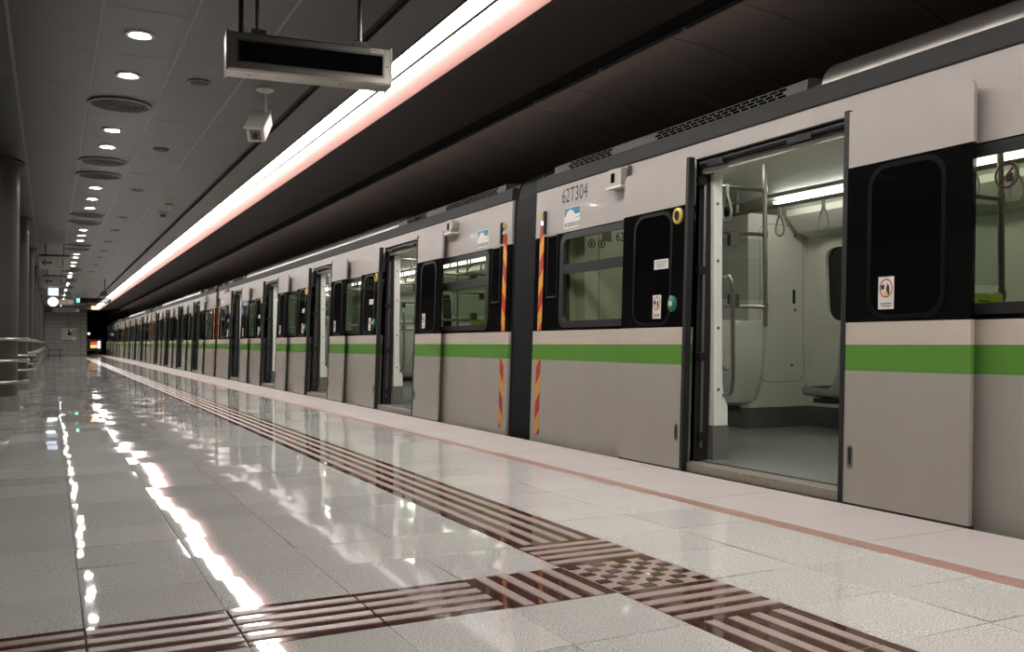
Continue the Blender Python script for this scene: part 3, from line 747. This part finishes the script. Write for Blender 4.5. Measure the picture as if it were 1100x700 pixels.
def build_car():
    root = thing('train_car', (RX, CARL / 2, RZ), 'metro car', 'train car', 'cars of the metro train')
    P = lambda name, mb, mats, parent=root, smooth=False: mb.build(name, mats, parent, OFFC if parent is root else (0, 0, 0), smooth)
    T = 0.035
    bands = [('lower_panel', -0.90, 0.725, 'train_beige'), ('green_stripe', 0.725, 0.865, 'train_green'), ('cream_stripe', 0.865, 0.985, 'train_cream'),
             ('window_band', 0.985, 1.84, 'train_black'), ('upper_panel', 1.84, 2.27, 'train_white')]
    for nm, z0, z1, mt in bands:
        m = MB(); cells(m, XB, XB + T, 0, CARL, z0, z1, doorholes + winholes)
        cells(m, XF - T, XF, 0, CARL, z0, z1, [(a, b, c, d) for a, b, c, d in winholes])
        P(nm, lean(m), mt)
    # gutter, roof
    m = MB()
    g = [(4.015, 2.265), (4.01, 2.275), (4.02, 2.385), (4.05, 2.395), (4.10, 2.395), (4.10, 2.265)]
    m.loft([[(a, yy, b) for a, b in g] for yy in (0, CARL)], cap=True)
    m.loft([[(2 * RX - a, yy, b) for a, b in g] for yy in (0, CARL)], cap=True)
    P('gutter', m, 'gutter_grey')
    arc = [(4.10, 2.38), (4.12, 2.43), (4.30, 2.46), (4.7, 2.49), (5.4, 2.51), (6.1, 2.49), (6.5, 2.46), (6.68, 2.43), (6.70, 2.38)]
    m = MB(); m.loft([[(a, yy, b) for a, b in arc] for yy in (0, CARL)], cap=True); P('roof', m, 'roof_grey')
    # roof side: vented boxes at the ends, rounded metal fairing between
    for (ya, yb) in ((0.25, 3.35), (CARL - 3.35, CARL - 0.25)):
        m = MB(); m.loft([[(a, yy, b) for a, b in ((4.06, 2.395), (4.072, 2.465), (4.10, 2.478), (4.4, 2.485), (4.4, 2.395))] for yy in (ya, yb)], cap=True)
        bx = P('vent_box', m, 'vent_box')
        for (ga, gb) in ((ya + .18, ya + 1.62), (yb - 0.95, yb - 0.22)):
            m = MB()
            n = int((gb - ga) / 0.085)
            for r in range(3):
                z = 2.402 + r * 0.021
                for k in range(n):
                    yy = ga + k * 0.085 + (0.03 if r % 2 else 0); xx = 4.06 + (z - 2.395) * 0.17
                    m.box(xx - 0.004, xx + 0.004, yy, yy + 0.065, z, z + 0.013)
            P('grille_slots', m, 'slot_black', bx)
    prof = []
    for k in range(11):
        t = PI * k / 10 * 0.62
        prof.append((4.30 - 0.22 * math.cos(t), 2.395 + 0.17 * math.sin(t)))
    prof += [(4.5, 2.395)]
    m = MB(); m.loft([[(a, yy, b) for a, b in prof] for yy in (3.45, CARL - 3.45)], cap=True); P('roof_fairing', m, 'fairing_metal', smooth=True)
    # end panels of the body
    for yy in (0.0, CARL - 0.05):
        m = MB(); cells(m, 0, 1, 0, 1, 0, 1, [])
        m = MB(); m.box(3.99, 4.75, yy, yy + .05, -.9, 2.38); m.box(6.05, 6.81, yy, yy + .05, -.9, 2.38); m.box(4.75, 6.05, yy, yy + .05, 2.12, 2.38); m.box(4.75, 6.05, yy, yy + .05, -.9, 0.0)
        m.v = [(x + (LEAN * z if x < 4.2 else (-LEAN * z if x > 6.6 else 0)), y, z) for x, y, z in m.v]
        P('end_panel', m, 'steel_dark')
    # ---- windows
    for i, (a, b) in enumerate(WINS):
        f = lambda p, q, d: (d, p, q)
        m = MB(); m.rring(rrect(a, b, WZ0, WZ1, .09), rrect(a + .055, b - .055, WZ0 + .055, WZ1 - .055, .06), f, XB - 0.008, XB + 0.03)
        end = i in (0, 4)
        if end:
            m.box(XB - 0.006, XB + .03, a + .05, b - .05, 1.475, 1.555)
        w = P('window', lean(m), 'frame_grey')
        m = MB(); m.prism(rrect(a + .05, b - .05, WZ0 + .05, WZ1 - .05, .065), f, XB + 0.012, XB + 0.016); P('pane', lean(m), 'car_glass', w)
        # far side
        if i == 0: a = 0.88
        if i == 4: b = CARL - 0.88
        m = MB(); m.rring(rrect(a - .02, b + .02, WZ0 - .02, WZ1 + .04, .16), rrect(a + .07, b - .07, WZ0 + .08, WZ1 - .04, .12), f, XF - 0.14, XF - 0.09)
        w = P('window', lean(m), 'saloon_cream', smooth=True)
        m = MB(); m.prism(rrect(a + .02, b - .02, WZ0 + .04, WZ1 - .01, .12), f, XF - 0.10, XF - 0.085); P('pane', lean(m), 'dark_glass', w)
    # ---- hazard strips, hatches at both ends (platform side)
    for s in (0, 1):
        Y = lambda v: CARL - v if s else v
        for z0, z1 in ((0.05, 0.72), (0.99, 1.95)):
            m = MB(); m.box(XB - 0.004, XB + .001, Y(0.09), Y(0.165), z0, z1); P('hazard_strip', lean(m), 'hazard_stripes')
        m = MB(); m.rring(rrect(min(Y(.24), Y(.42)), max(Y(.24), Y(.42)), 1.28, 1.84, .01, 1), rrect(min(Y(.244), Y(.416)), max(Y(.244), Y(.416)), 1.284, 1.836, .01, 1), lambda p, q, d: (d, p, q), XB - 0.005, XB + 0.001)
        h = P('hatch', lean(m), 'frame_grey')
        for zz in (1.285, 1.835):
            m = MB(); m.box(XB - 0.012, XB, Y(.25), Y(.40), zz - .006, zz + .006); P('hatch_catch', lean(m), 'steel', h)
        m = MB(); m.bbox(XB - 0.03, XB, Y(.185), Y(.205), 1.86, 2.07, .003); ind = P('side_indicator', lean(m), 'frame_grey')
        m = MB(); m.tube([(XB - .02, Y(.14), 2.04), (XB + .0, Y(.14), 2.04)], .022, 10); P('yellow_lamp', lean(m), 'ring_yellow', ind)
        m = MB(); m.tube([(XB - .02, Y(.15), 1.965), (XB + .0, Y(.15), 1.965)], .016, 10); P('white_lamp', lean(m), 'indicator_white' if s else 'sticker_white', ind)
        # round-backed side camera
        cy = Y(1.40)
        m = MB(); sg = -1 if s else 1
        out = [(-.13, -.065), (-.13, .065), (.03, .07), (.075, .055), (.10, .02), (.10, -.02), (.075, -.045), (.03, -.065)]
        m.prism(out, lambda a, b, d: (XB + d, cy - sg * a, 2.17 + b), -0.085, 0.0)
        k = P('side_camera', lean(m), 'train_white')
        m = MB(); m.bbox(XB - .088, XB - .083, cy + sg * .04, cy - sg * .01, 2.13, 2.205, .001); P('camera_window', lean(m), 'dark_glass', k)
        m = MB(); m.box(XB - .088, XB - .0, cy - sg * .08, cy + sg * .13, 2.085, 2.103)
        P('base_bracket', lean(m), 'sticker_white', k); m = MB(); m.box(XB - .03, XB, cy + sg * .13, cy + sg * .15, 2.09, 2.25); P('under_plate', lean(m), 'steel_dark', k)
        # city sticker
        ya = Y(0.66)
        m = MB(); X = XB - 0.003
        m.box(X, XB + .001, ya - .135, ya + .135, 1.87, 2.05); m.m = 1
        X2 = X - .0008
        m.poly([(X2, ya + .13, 2.045), (X2, ya - .13, 2.045), (X2, ya - .13, 1.985), (X2, ya + .13, 1.975)])
        m.m = 2; m.poly([(X2 - .0004, ya + .11, 1.975), (X2 - .0004, ya + .08, 2.015), (X2 - .0004, ya + .03, 2.03), (X2 - .0004, ya - .02, 2.015), (X2 - .0004, ya - .05, 1.985), (X2 - .0004, ya - .12, 1.96)])
        m.m = 3; m.poly([(X2, ya - .02, 1.945), (X2, ya - .13, 1.955), (X2, ya - .13, 1.962)])
        for q in range(9):
            c0 = ya + .115 - q * .029
            m.box(X2, X, c0 - .008, c0 + .006, 1.88, 1.918)
        P('city_sticker', lean(m), ['sticker_white', 'sticker_blue', 'sticker_white', 'text_dark'])
    # ---- doorways
    for c in DOORS:
        m = MB()                                     # black surround and header mechanism
        for s in (-1, 1):
            m.box(XB + .002, XB + .16, c + s * HO, c + s * (HO + .05), 0.02, 2.16)
        m.box(XB + .03, XB + .20, c - HO, c + HO, 2.09, 2.165)
        d = P('door_surround', lean(m), 'black_rubber')
        m = MB(); m.box(XB - 0.005, XB + 0.03, c - HO - .01, c + HO + .2, 2.155, 2.172); P('drip_rail', lean(m), 'train_white', d)
        m = MB(); m.tube([(4.04, c - HO + .02, 2.12), (4.04, c + HO - .02, 2.12)], .018, 8); m.tube([(4.09, c - HO + .02, 2.075), (4.09, c + HO - .02, 2.075)], .014, 8)
        m.box(4.02, 4.10, c - .35, c - .15, 2.09, 2.13); m.box(4.02, 4.10, c + .45, c + .62, 2.085, 2.13)
        P('door_drive', m, 'mechanism', d)
        for s in (-1, 1):
            m = MB(); m.tube([(4.03, c + s * (HO - .012), 0.15), (4.08, c + s * (HO - .012), 1.98)], .012, 6); P('guide_rod', m, 'steel_dark', d)
            for zz in (0.2, 0.75, 1.35, 1.97):
                m = MB(); m.bbox(4.01, 4.07, c + s * (HO - .03), c + s * HO, zz, zz + .06, .004); P('rod_clamp', m, 'mechanism', d)
        m = MB(); m.box(XB - .045, 4.16, c - HO, c + HO, 0.0, 0.055); P('sill', m, 'sill_metal', d)
        m = MB(); m.box(XB + .04, XB + .06, c - HO, c + HO, 0.055, 0.058); m.box(XB + .10, XB + .13, c - HO, c + HO, 0.055, 0.058); P('sill_groove', m, 'black_rubber', d)
        # white inner posts with kick plate and curved grab rail
        for s in (-1, 1):
            m = MB(); ye = c + s * (HO - .035)
            prof = [(4.13, .30), (4.25, .30), (4.25, .44), (4.235, .475), (4.215, .50), (4.205, .60), (4.205, 1.2), (4.215, 2.06), (4.14, 2.06)]
            m.prism(prof, lambda a, b, dd: (a, dd, b), ye, c + s * (HO + .12))
            po = P('door_post', m, 'saloon_white')
            m = MB(); m.box(4.12, 4.255, ye - s * .002, c + s * (HO + .12), .06, .30); P('kick_plate', m, 'kick_steel', po)
            for zz in (.55, .98, 1.45, 1.85):
                m = MB(); m.tube([(4.17, ye - s * .004, zz), (4.17, ye + s * .002, zz)], .011, 8); P('rivet', m, 'steel_dark', po)
            m = MB(); yr = ye - s * .05
            m.tube([(4.225, ye + s * .03, 1.33), (4.225, yr, 1.34), (4.235, yr - s * .012, 1.31), (4.245, yr - s * .015, 1.25), (4.245, yr - s * .015, .62), (4.235, yr - s * .01, .55), (4.22, yr, .52), (4.215, ye + s * .03, .50)], .016, 8)
            P('grab_rail', m, 'steel', po, True)
    # ---- door leaves
    def leaf(s):
        """s=-1: leaf slid towards low y, s=+1: towards high y; authored about doorway centre y=0"""
        X0, X1 = 3.86, 3.884
        a, b = s * HO, s * (HO + 0.77)
        ln = lambda m: lean(m)
        m = MB(); m.box(X0, X1, a, b, 0.012, 0.725); lf = m
        L_ = lean(lf).build('door_leaf', 'train_beige', root, OFFC)
        for nm, z0, z1, mt in bands[1:4]:
            m = MB(); m.box(X0, X1, a, b, z0, min(z1, 1.835)); lean(m).build(nm, mt, L_)
        r = .05; pts = [(a, 1.835), (b, 1.835)] + [(b - s * (r - r * math.cos(t)), 2.15 - r + r * math.sin(t)) for t in [PI / 2 * k / 5 for k in range(6)]] + [(a, 2.15)]
        m = MB(); m.prism(pts, lambda p, q, d: (d, p, q), X0, X1); lean(m).build('top_panel', 'train_white', L_)
        m = MB(); m.box(X0 - .004, X1 + .02, a - s * .028, a + s * .004, 0.005, 2.16); lean(m).build('edge_seal', 'black_rubber', L_)
        m = MB(); m.box(X0 + .002, X1 + .025, a, b - s * .01, -0.02, 0.012); lean(m).build('bottom_seal', 'black_rubber', L_)
        w0, w1 = s * (HO + .17), s * (HO + .60); y0, y1 = min(w0, w1), max(w0, w1)
        m = MB(); m.rring(rrect(y0 - .025, y1 + .025, 1.0, 1.82, .12, 6), rrect(y0, y1, 1.025, 1.795, .10, 6), lambda p, q, d: (d, p, q), X0 - .003, X0 + .001)
        wf = lean(m).build('window_seal', 'seal_black', L_)
        m = MB(); m.prism(rrect(y0, y1, 1.025, 1.795, .10, 6), lambda p, q, d: (d, p, q), X0 - .002, X0 + .001); lean(m).build('pane', 'dark_glass', L_)
        # warning sticker
        yc = s * (HO + (.275 if s < 0 else .31)); zc = 1.135
        m = MB(); x = X0 - .0035; m.box(x, X0, yc - .05, yc + .05, zc - .085, zc + .085)
        m.m = 1; m.rring([(yc + .042 * math.cos(t), zc + .025 + .05 * math.sin(t)) for t in [2 * PI * k / 18 for k in range(18)]], [(yc + .036 * math.cos(t), zc + .025 + .043 * math.sin(t)) for t in [2 * PI * k / 18 for k in range(18)]], lambda p, q, d: (d, p, q), x - .0008, x)
        m.m = 2; m.prism([(yc - .012, zc - .01), (yc + .0, zc + .02), (yc - .008, zc + .05), (yc - .02, zc + .035), (yc - .022, zc - .005)], lambda p, q, d: (d, p, q), x - .0008, x)
        m.prism([(yc + .01, zc + .045), (yc + .034, zc + .04), (yc + .03, zc + .015), (yc + .012, zc + .02)], lambda p, q, d: (d, p, q), x - .0008, x)
        m.box(x - .0008, x, yc - .036, yc + .036, zc - .058, zc - .053); m.box(x - .0008, x, yc - .036, yc + .030, zc - .070, zc - .066)
        m.m = 3; m.prism(circle(yc, zc - .003, .012, 10), lambda p, q, d: (d, p, q), x - .001, x)
        lean(m).build('warning_sticker', ['sticker_white', 'sticker_red', 'sticker_black', 'sticker_yellow'], L_)
        # recessed pull
        yp = s * (HO + .05)
        m = MB(); m.rring(rrect(yp - .018, yp + .018, .20, .32, .017), rrect(yp - .011, yp + .011, .21, .31, .010), lambda p, q, d: (d, p, q), X0 - .004, X0 + .001); h = lean(m).build('pull_handle', 'steel', L_)
        m = MB(); m.prism(rrect(yp - .008, yp + .008, .215, .305, .007), lambda p, q, d: (d, p, q), X0 - .0015, X0 + .001); lean(m).build('recess', 'black_rubber', h)
        if s > 0:
            yb_ = s * (HO + .085)
            m = MB(); m.lathe([(.05, 0), (.05, .012), (.036, .02), (.030, .010)], 0, 0, 20, cap=False)
            m.v = [(X0 - z, yb_ + x, 1.765 + y * 1.15) for x, y, z in m.v]; lean(m).build('yellow_ring', 'ring_yellow', L_, smooth=True)
            m = MB(); m.prism(circle(yb_, 1.765, .03, 16), lambda p, q, d: (d, p, q), X0 - .012, X0); lean(m).build('ring_lens', 'dark_plastic', L_)
            m = MB(); m.lathe([(.045, 0), (.045, .012), (.032, .02)], 0, 0, 20)
            m.v = [(X0 - z, yb_ + .04 + x, 1.15 + y * 1.25) for x, y, z in m.v]; bt = lean(m).build('door_button', 'button_green', L_, smooth=True)
            m = MB(); m.lathe([(.020, .018), (.018, .025), (.004, .026)], 0, 0, 14); m.v = [(X0 - z, yb_ + .04 + x, 1.15 + y) for x, y, z in m.v]; lean(m).build('button_cap', 'button_cream', bt, smooth=True)
            m = MB(); yt = s * (HO + .27); m.box(x, X0, yt - .085, yt + .085, 1.405, 1.475); m.m = 1
            for q in range(3): m.box(x - .0008, x, yt - .07 + q * .012, yt + .07 - q * .01, 1.455 - q * .017, 1.459 - q * .017)
            lean(m).build('notice_sticker', ['sticker_white', 'text_dark'], L_)
        return L_
    for s in (-1, 1):
        L_ = leaf(s); L_.location = (OFFC[0], OFFC[1] + DOORS[0], OFFC[2])
        for c in DOORS[1:]:
            q = copy_tree(L_, root); q.location = (OFFC[0], OFFC[1] + c, OFFC[2])
    # ---- saloon
    m = MB(); m.box(4.06, 6.74, 0.05, CARL - .05, 0.0, 0.06); m.box(4.78, 6.02, 0, .05, 0.0, 0.06); m.box(4.78, 6.02, CARL - .05, CARL, 0.0, 0.06); P('saloon_floor', m, 'saloon_floor')
    m = MB(); m.loft([[(a, yy, b) for a, b in ((4.10, 2.10), (4.35, 2.10), (4.42, 2.20), (4.70, 2.27), (6.05, 2.27), (6.35, 2.20), (6.42, 2.13), (6.74, 2.10), (6.74, 2.36), (4.10, 2.36))] for yy in (.05, CARL - .05)], cap=True); P('saloon_ceiling', m, 'saloon_cream')
    m = MB()
    cells(m, 4.07, 4.12, 0.05, CARL - .05, 0.06, 2.10, [(c - HO - .02, c + HO + .02, 0, 2.06) for c in DOORS] + [(a + .03, b - .03, WZ0 + .02, WZ1 - .02) for a, b in WINS])
    P('inner_lining', m, 'saloon_cream')
    m = MB(); cells(m, 6.70, 6.75, 0.05, CARL - .05, 0.06, 2.13, [(max(a, .88), min(b, CARL - .88), WZ0 + .02, WZ1 + .0) for a, b in WINS]); fl = P('outer_lining', m, 'saloon_cream')
    m = MB(); m.box(6.68, 6.70, 0.05, CARL - .05, 0.06, 0.26); P('skirting', m, 'saloon_plinth', fl)
    m = MB(); m.loft([[(a, yy, b) for a, b in ((6.70, 1.90), (6.50, 1.95), (6.36, 2.10), (6.36, 2.16), (6.70, 2.16))] for yy in (.75, CARL - .75)], cap=True); cv = P('line_map_panel', m, 'saloon_cream')
    m = MB()
    for c in (4.945, 8.695, 12.445):
        for k in range(14):
            yy = c - 1.1 + k * .17; zz = random.uniform(1.98, 2.07); xx = 6.50 - (zz - 1.95) * .933 - .004
            m.m = 0; m.box(xx - .003, xx + .003, yy - .012, yy + .012, zz - .011, zz + .011)
            m.m = 1; m.box(xx - .0015, xx + .003, yy, yy + .17, zz - .002, zz + .002)
    P('line_map', m, ['map_red', 'seam_line'], cv)
    for xx in (4.55, 6.17):
        y = 0.75
        while y < CARL - 1.7:
            m = MB(); m.box(xx - .06, xx + .06, y, y + 1.16, 2.195, 2.215); P('saloon_light', m, 'saloon_tube'); y += 1.22
    # rails under the ceiling and strap loops
    for xx in (5.18, 5.62):
        m = MB(); m.tube([(xx, .8, 2.06), (xx, CARL - .8, 2.06)], .017, 8); ra = P('ceiling_rail', m, 'steel', smooth=True)
        for k in range(8):
            yy = .9 + (CARL - 1.8) * k / 7
            m = MB(); m.tube([(xx, yy, 2.06), (xx, yy, 2.28)], .012, 6); P('rail_hanger', m, 'steel', ra)
    m = MB()
    m.ringtube([(0.0, .045 * math.sin(t) * (1 - .55 * math.cos(t)) , -.155 + .09 * math.cos(t)) for t in [2 * PI * k / 20 for k in range(20)]], .009, 6)
    m.box(-.010, .010, -.012, .012, -.07, .022); sm = m.mesh('strap_handle', 'seat_shell', True)
    for xx in (5.18, 5.62):
        for c in DOORS:
            for dy in ((-1.2, -.55, 0.0, .55, 1.12, 1.62) if xx > 5.4 else (-.55, 0.0)):
                link('strap_handle', sm, root, (xx + OFFC[0], c + dy + OFFC[1], 2.045 + OFFC[2]))
    # windscreens by the doors with transverse seats
    def screen(c, s, side):
        y = c + s * (HO + .25)
        xs, xe = (4.12, 4.86) if side < 0 else (6.70, 5.96)
        sg = -side
        m = MB(); m.tube([(xe, y, 1.0), (xe, y, 2.26)], .018, 8)
        for zz in (1.15, 1.70, 2.04): m.tube([(xs, y, zz), (xe, y, zz)], .015, 8)
        for zz in (1.15, 1.70, 2.04): m.tube([(xe, y, zz - .025), (xe, y, zz + .025)], .024, 8)
        fr = P('grab_frame', m, 'steel', smooth=True)
        m = MB(); m.box(xs, xe - sg * .03, y - .004, y + .004, 1.20, 1.66); P('glass_screen', m, 'clear_glass', fr)
        for z0, z1 in ((1.15, 1.24), (1.60, 1.70)):
            m = MB(); m.bbox((xs + xe) / 2 + .02, (xs + xe) / 2 + .1, y - .02, y + .02, z0, z1, .004); P('screen_clip', m, 'steel_dark', fr)
        if side < 0:
            m = MB(); m.ringtube([((xs + xe) / 2, y + .045 * math.sin(t) * (1 - .5 * math.cos(t)), 1.88 + .10 * math.cos(t)) for t in [2 * PI * k / 18 for k in range(18)]], .010, 6)
            m.box((xs + xe) / 2 - .012, (xs + xe) / 2 + .012, y - .014, y + .014, 1.97, 2.06); P('strap', m, 'seat_shell', fr, True)
        # seat: moulded shell facing away from the doorway
        x0, x1 = (min(xs, xe) + .03, max(xs, xe) + .09) if side < 0 else (min(xs, xe) + .12, max(xs, xe) - .02)
        if side > 0: y = y + s * .28
        def sec(o): return [(.10 + o, 1.03), (.07 + o, 1.05), (.05 + o, 1.02), (.09 + o, .60), (.16 + o, .42), (.24 + o, .385), (.62 + o, .40), (.64 + o, .43), (.60 + o, .455), (.28 + o, .435), (.21 + o, .47), (.14 + o, .62)]
        rings = []
        for u, k in ((0, .86), (.03, .95), (.10, 1), (.90, 1), (.97, .95), (1, .86)):
            xx = x0 + (x1 - x0) * u
            rings.append([(xx, y + s * (.35 + (p - .35) * (1 if k == 1 else k * .98)), .72 + (q - .72) * k) for p, q in sec(0)])
        m = MB(); m.loft(rings, cap=True); se = P('seat', m, 'seat_shell', smooth=True)
        m = MB()
        for p0 in ([(.24, .445), (.60, .46), (.63, .475), (.58, .485), (.26, .470)], [(.20, .50), (.145, .63), (.118, .95), (.135, .96), (.165, .64), (.215, .51)]):
            m.loft([[(xx, y + s * p, q) for p, q in p0] for xx in (x0 + .05, x1 - .05)], cap=True)
        P('cushion', m, 'seat_pad', se)
        m = MB(); m.box(min(x0, xs), max(x1 - .15, xs), y + s * .22, y + s * .46, .345, .385); P('support_beam', m, 'seat_pad', se)
        m = MB(); m.loft([[((x0 + x1) / 2 + r_ * math.cos(t), y + s * (.085 - h_), .72 + r_ * math.sin(t)) for t in [2 * PI * k / 14 for k in range(14)]] for r_, h_ in ((.06, -.01), (.045, .018), (.01, .024))], cap=True); P('back_boss', m, 'seat_shell', se, True)
        return fr
    for i, c in enumerate(DOORS):
        for s in (-1, 1):
            for side in (-1, 1): screen(c, s, side)
    # green priority tag on a screen bar, in the bay windows
    for c in (DOORS[0] - HO - .25, DOORS[1] - HO - .25, DOORS[2] - HO - .25, DOORS[3] - HO - .25):
        m = MB(); m.box(4.50, 4.83, c - .028, c - .020, 1.055, 1.15); m.m = 1; m.box(4.62, 4.72, c - .0285, c - .028, 1.105, 1.112); m.box(4.58, 4.76, c - .0285, c - .028, 1.085, 1.091)
        P('priority_tag', m, ['tag_green', 'text_dark'])
    # end cupboards
    for s in (0, 1):
        Y = lambda v: CARL - v if s else v
        for (x0, x1) in ((4.12, 4.88), (5.94, 6.70)):
            m = MB(); m.box(x0, x1, Y(.06), Y(.68), .26, 2.12); cb = P('end_cupboard', m, 'saloon_cream')
            m = MB(); m.box(x0 - .001, x1 + .004, Y(.06), Y(.684), .06, .26); P('plinth', m, 'saloon_plinth', cb)
            m = MB(); f = lambda p, q, d: (p, d, q)
            m.rring(rrect(x0 + .14, x1 - .06, .50, 2.03, .09), rrect(x0 + .145, x1 - .065, .505, 2.025, .085), f, Y(.682), Y(.679)); P('door_seam', m, 'seam_line', cb)
            m = MB(); m.prism(rrect(x1 - .20, x1 - .17, 1.26, 1.40, .012), f, Y(.686), Y(.679)); P('latch', m, 'dark_plastic', cb)
            m = MB(); m.prism(circle(x1 - .17, 1.20, .014, 10), f, Y(.686), Y(.679)); m.prism(circle(x1 - .22, .66, .014, 10), f, Y(.686), Y(.679)); m.prism(circle(x1 - .17, 1.93, .014, 10), f, Y(.686), Y(.679)); P('lock', m, 'steel_dark', cb)
            if x0 < 5:
                m = MB()
                for q, zz in ((x0 + .07, 1.74), (x0 + .17, 1.74), (x0 + .12, 1.90)):
                    m.rring(circle(q, zz, .038, 14), circle(q, zz, .029, 14), f, Y(.684), Y(.679))
                    m.box(q - .008, q + .008, Y(.683), Y(.679), zz - .02, zz + .02)
                P('rule_signs', m, 'sticker_brown', cb)
    return root

def copy_tree(o, parent=None, keep=None):
    c = o.copy(); COL.objects.link(c); c.parent = parent
    for ch in CH(o):
        if keep is None or keep(ch): copy_tree(ch, c, keep)
    return c
_idx = None
def CH(o): return list(o.children)

car = build_car()
Y_CAR2 = 7.95
PITCH = CARL + GANG
car.location.y = Y_CAR2 + CARL / 2
car['label'] = 'metro car behind the dark bellows joint, first beyond the nearest car'
FINE = ('strap_handle', 'warning_sticker', 'notice_sticker', 'rivet', 'rod_clamp', 'guide_rod', 'cushion', 'support_beam', 'back_boss', 'screen_clip', 'strap', 'line_map',
        'priority_tag', 'lock', 'latch', 'door_seam', 'rule_signs', 'pull_handle', 'hatch', 'side_indicator', 'city_sticker', 'ring_lens', 'door_button', 'rail_hanger', 'sill_groove', 'door_drive', 'bottom_seal')
base_name = lambda o: o.name.split('.')[0]
bpy.context.view_layer.update()
labs = ['third metro car from the camera, seen very obliquely', 'fourth metro car from the camera, far down the platform', 'farthest metro car at the dark tunnel end of the platform']
for k in (1, 2, 3):
    c = copy_tree(car, None, lambda o: base_name(o) not in FINE)
    c.location.y = Y_CAR2 + CARL / 2 + PITCH * k; c['label'] = labs[k - 1]
# nearest car: only what stands within sight of the platform camera
y0 = Y_CAR2 - PITCH
def keep_near(o):
    if o.parent is not car: return True
    if not o.data: return True
    ys = [v.co.y for v in o.data.vertices]
    return y0 + CARL / 2 + o.location.y + max(ys) > 1.0
near = copy_tree(car, None, keep_near)
near.location.y = y0 + CARL / 2
near['label'] = 'nearest metro car with open doors and the number 62T304'
# fleet number outside and inside
for o in list(near.children):
    if base_name(o) == 'end_cupboard' and max(v.co.y for v in o.data.vertices) > CARL - 1 and max(v.co.x for v in o.data.vertices) < 5:
        cup = o
toy = lambda yw: yw - y0
yw, zw = 6.76, 2.155
me = text_mesh('62T304', 0.18, 'text_dark', lambda a, b: (XB + LEAN * (zw + b) - .003, toy(yw) - a, zw + b), 0.78)
link('fleet_number', me, near, OFFC)
me = text_mesh('62T304', 0.115, 'text_dark', lambda a, b: (4.585 + a, CARL - .686, 1.81 + b), 0.85)
link('fleet_number', me, cup)
m = MB(); m.box(4.30, 4.39, CARL - .686, CARL - .678, 1.765, 1.855); m.build('cover_plate', 'steel_dark', cup)
# no-eating disc on the glass of the window right of the nearest door
yc, zc = 2.78, 1.66
m = MB(); Xg = XB + LEAN * zc + .008
m.rring(circle(toy(yc), zc, .062, 24), circle(toy(yc), zc, .051, 24), lambda p, q, d: (d, p, q), Xg - .001, Xg + .001)
m.prism([(toy(yc) - .038, zc + .030), (toy(yc) - .030, zc + .038), (toy(yc) + .038, zc - .030), (toy(yc) + .030, zc - .038)], lambda p, q, d: (d, p, q), Xg - .0015, Xg + .001)
m.m = 1
m.prism([(toy(yc) + .028, zc - .03), (toy(yc) + .012, zc - .03), (toy(yc) + .016, zc + .03), (toy(yc) + .024, zc + .03)], lambda p, q, d: (d, p, q), Xg - .001, Xg + .001)
m.prism([(toy(yc) + .004, zc - .03), (toy(yc) - .03, zc - .03), (toy(yc) - .034, zc + .012), (toy(yc) + .004, zc + .006)], lambda p, q, d: (d, p, q), Xg - .001, Xg + .001)
m.build('no_food_sticker', ['sticker_maroon', 'sticker_black'], near, OFFC)

# ---- bellows between the cars
def bellows_mesh():
    m = MB(); out = [(3.965, -.85), (3.975, 0), (4.035, 2.05), (4.055, 2.28), (4.10, 2.42), (4.22, 2.50), (4.45, 2.53), (6.35, 2.53), (6.58, 2.50), (6.70, 2.42), (6.745, 2.28), (6.765, 2.05), (6.825, 0), (6.835, -.85)]
    n = 9; rings = []
    for k in range(n * 2 + 1):
        yy = -GANG / 2 + 0.02 + (GANG - .04) * k / (n * 2); d = 0.0 if k % 2 else 0.022
        rings.append([(5.4 + (a - 5.4) * (1 - d / 1.4), yy, b - (d if b > 1 else 0)) for a, b in out])
    m.loft(rings, closed=False); return m.mesh('bellows', 'bellows_rubber')
bl = bellows_mesh()
m = MB()
for x0, x1 in ((4.78, 4.82), (5.98, 6.02)): m.box(x0, x1, -GANG / 2 + .002, GANG / 2 - .002, .06, 2.1)
m.box(4.78, 6.02, -GANG / 2 + .002, GANG / 2 - .002, 2.10, 2.13); bi = m.mesh('inner_lining', 'seat_shell')
m = MB(); m.box(4.78, 6.02, -GANG / 2 + .002, GANG / 2 - .002, 0.02, .065); bf = m.mesh('footplate', 'steel_dark')
m = MB()
for sy in (-1, 1):
    m.loft([[(3.955, yy, -.85), (3.965, yy, 0), (4.035, yy, 2.1), (4.05, yy, 2.30), (4.10, yy, 2.44), (4.14, yy, 2.42), (4.08, yy, 2.28), (4.06, yy, 2.1), (3.995, yy, 0), (3.985, yy, -.85)] for yy in (sy * (GANG / 2 - .026), sy * (GANG / 2 - .002))], cap=True)
bfr = m.mesh('end_frame', 'frame_grey')
blabs = ['black ribbed bellows joining the nearest car to the next', 'black ribbed bellows between the second and third cars', 'black ribbed bellows between the third and fourth cars', 'black ribbed bellows before the farthest car']
for k in range(4):
    yy = Y_CAR2 - GANG / 2 + PITCH * k
    t = thing('gangway_bellows', (5.4, yy, -0.9), blabs[k], 'bellows', 'bellows between the train cars')
    for nm, me in (('bellows', bl), ('inner_lining', bi), ('footplate', bf), ('end_frame', bfr)): link(nm, me, t, (-5.4, 0, .9))
print('objects', len(bpy.data.objects))
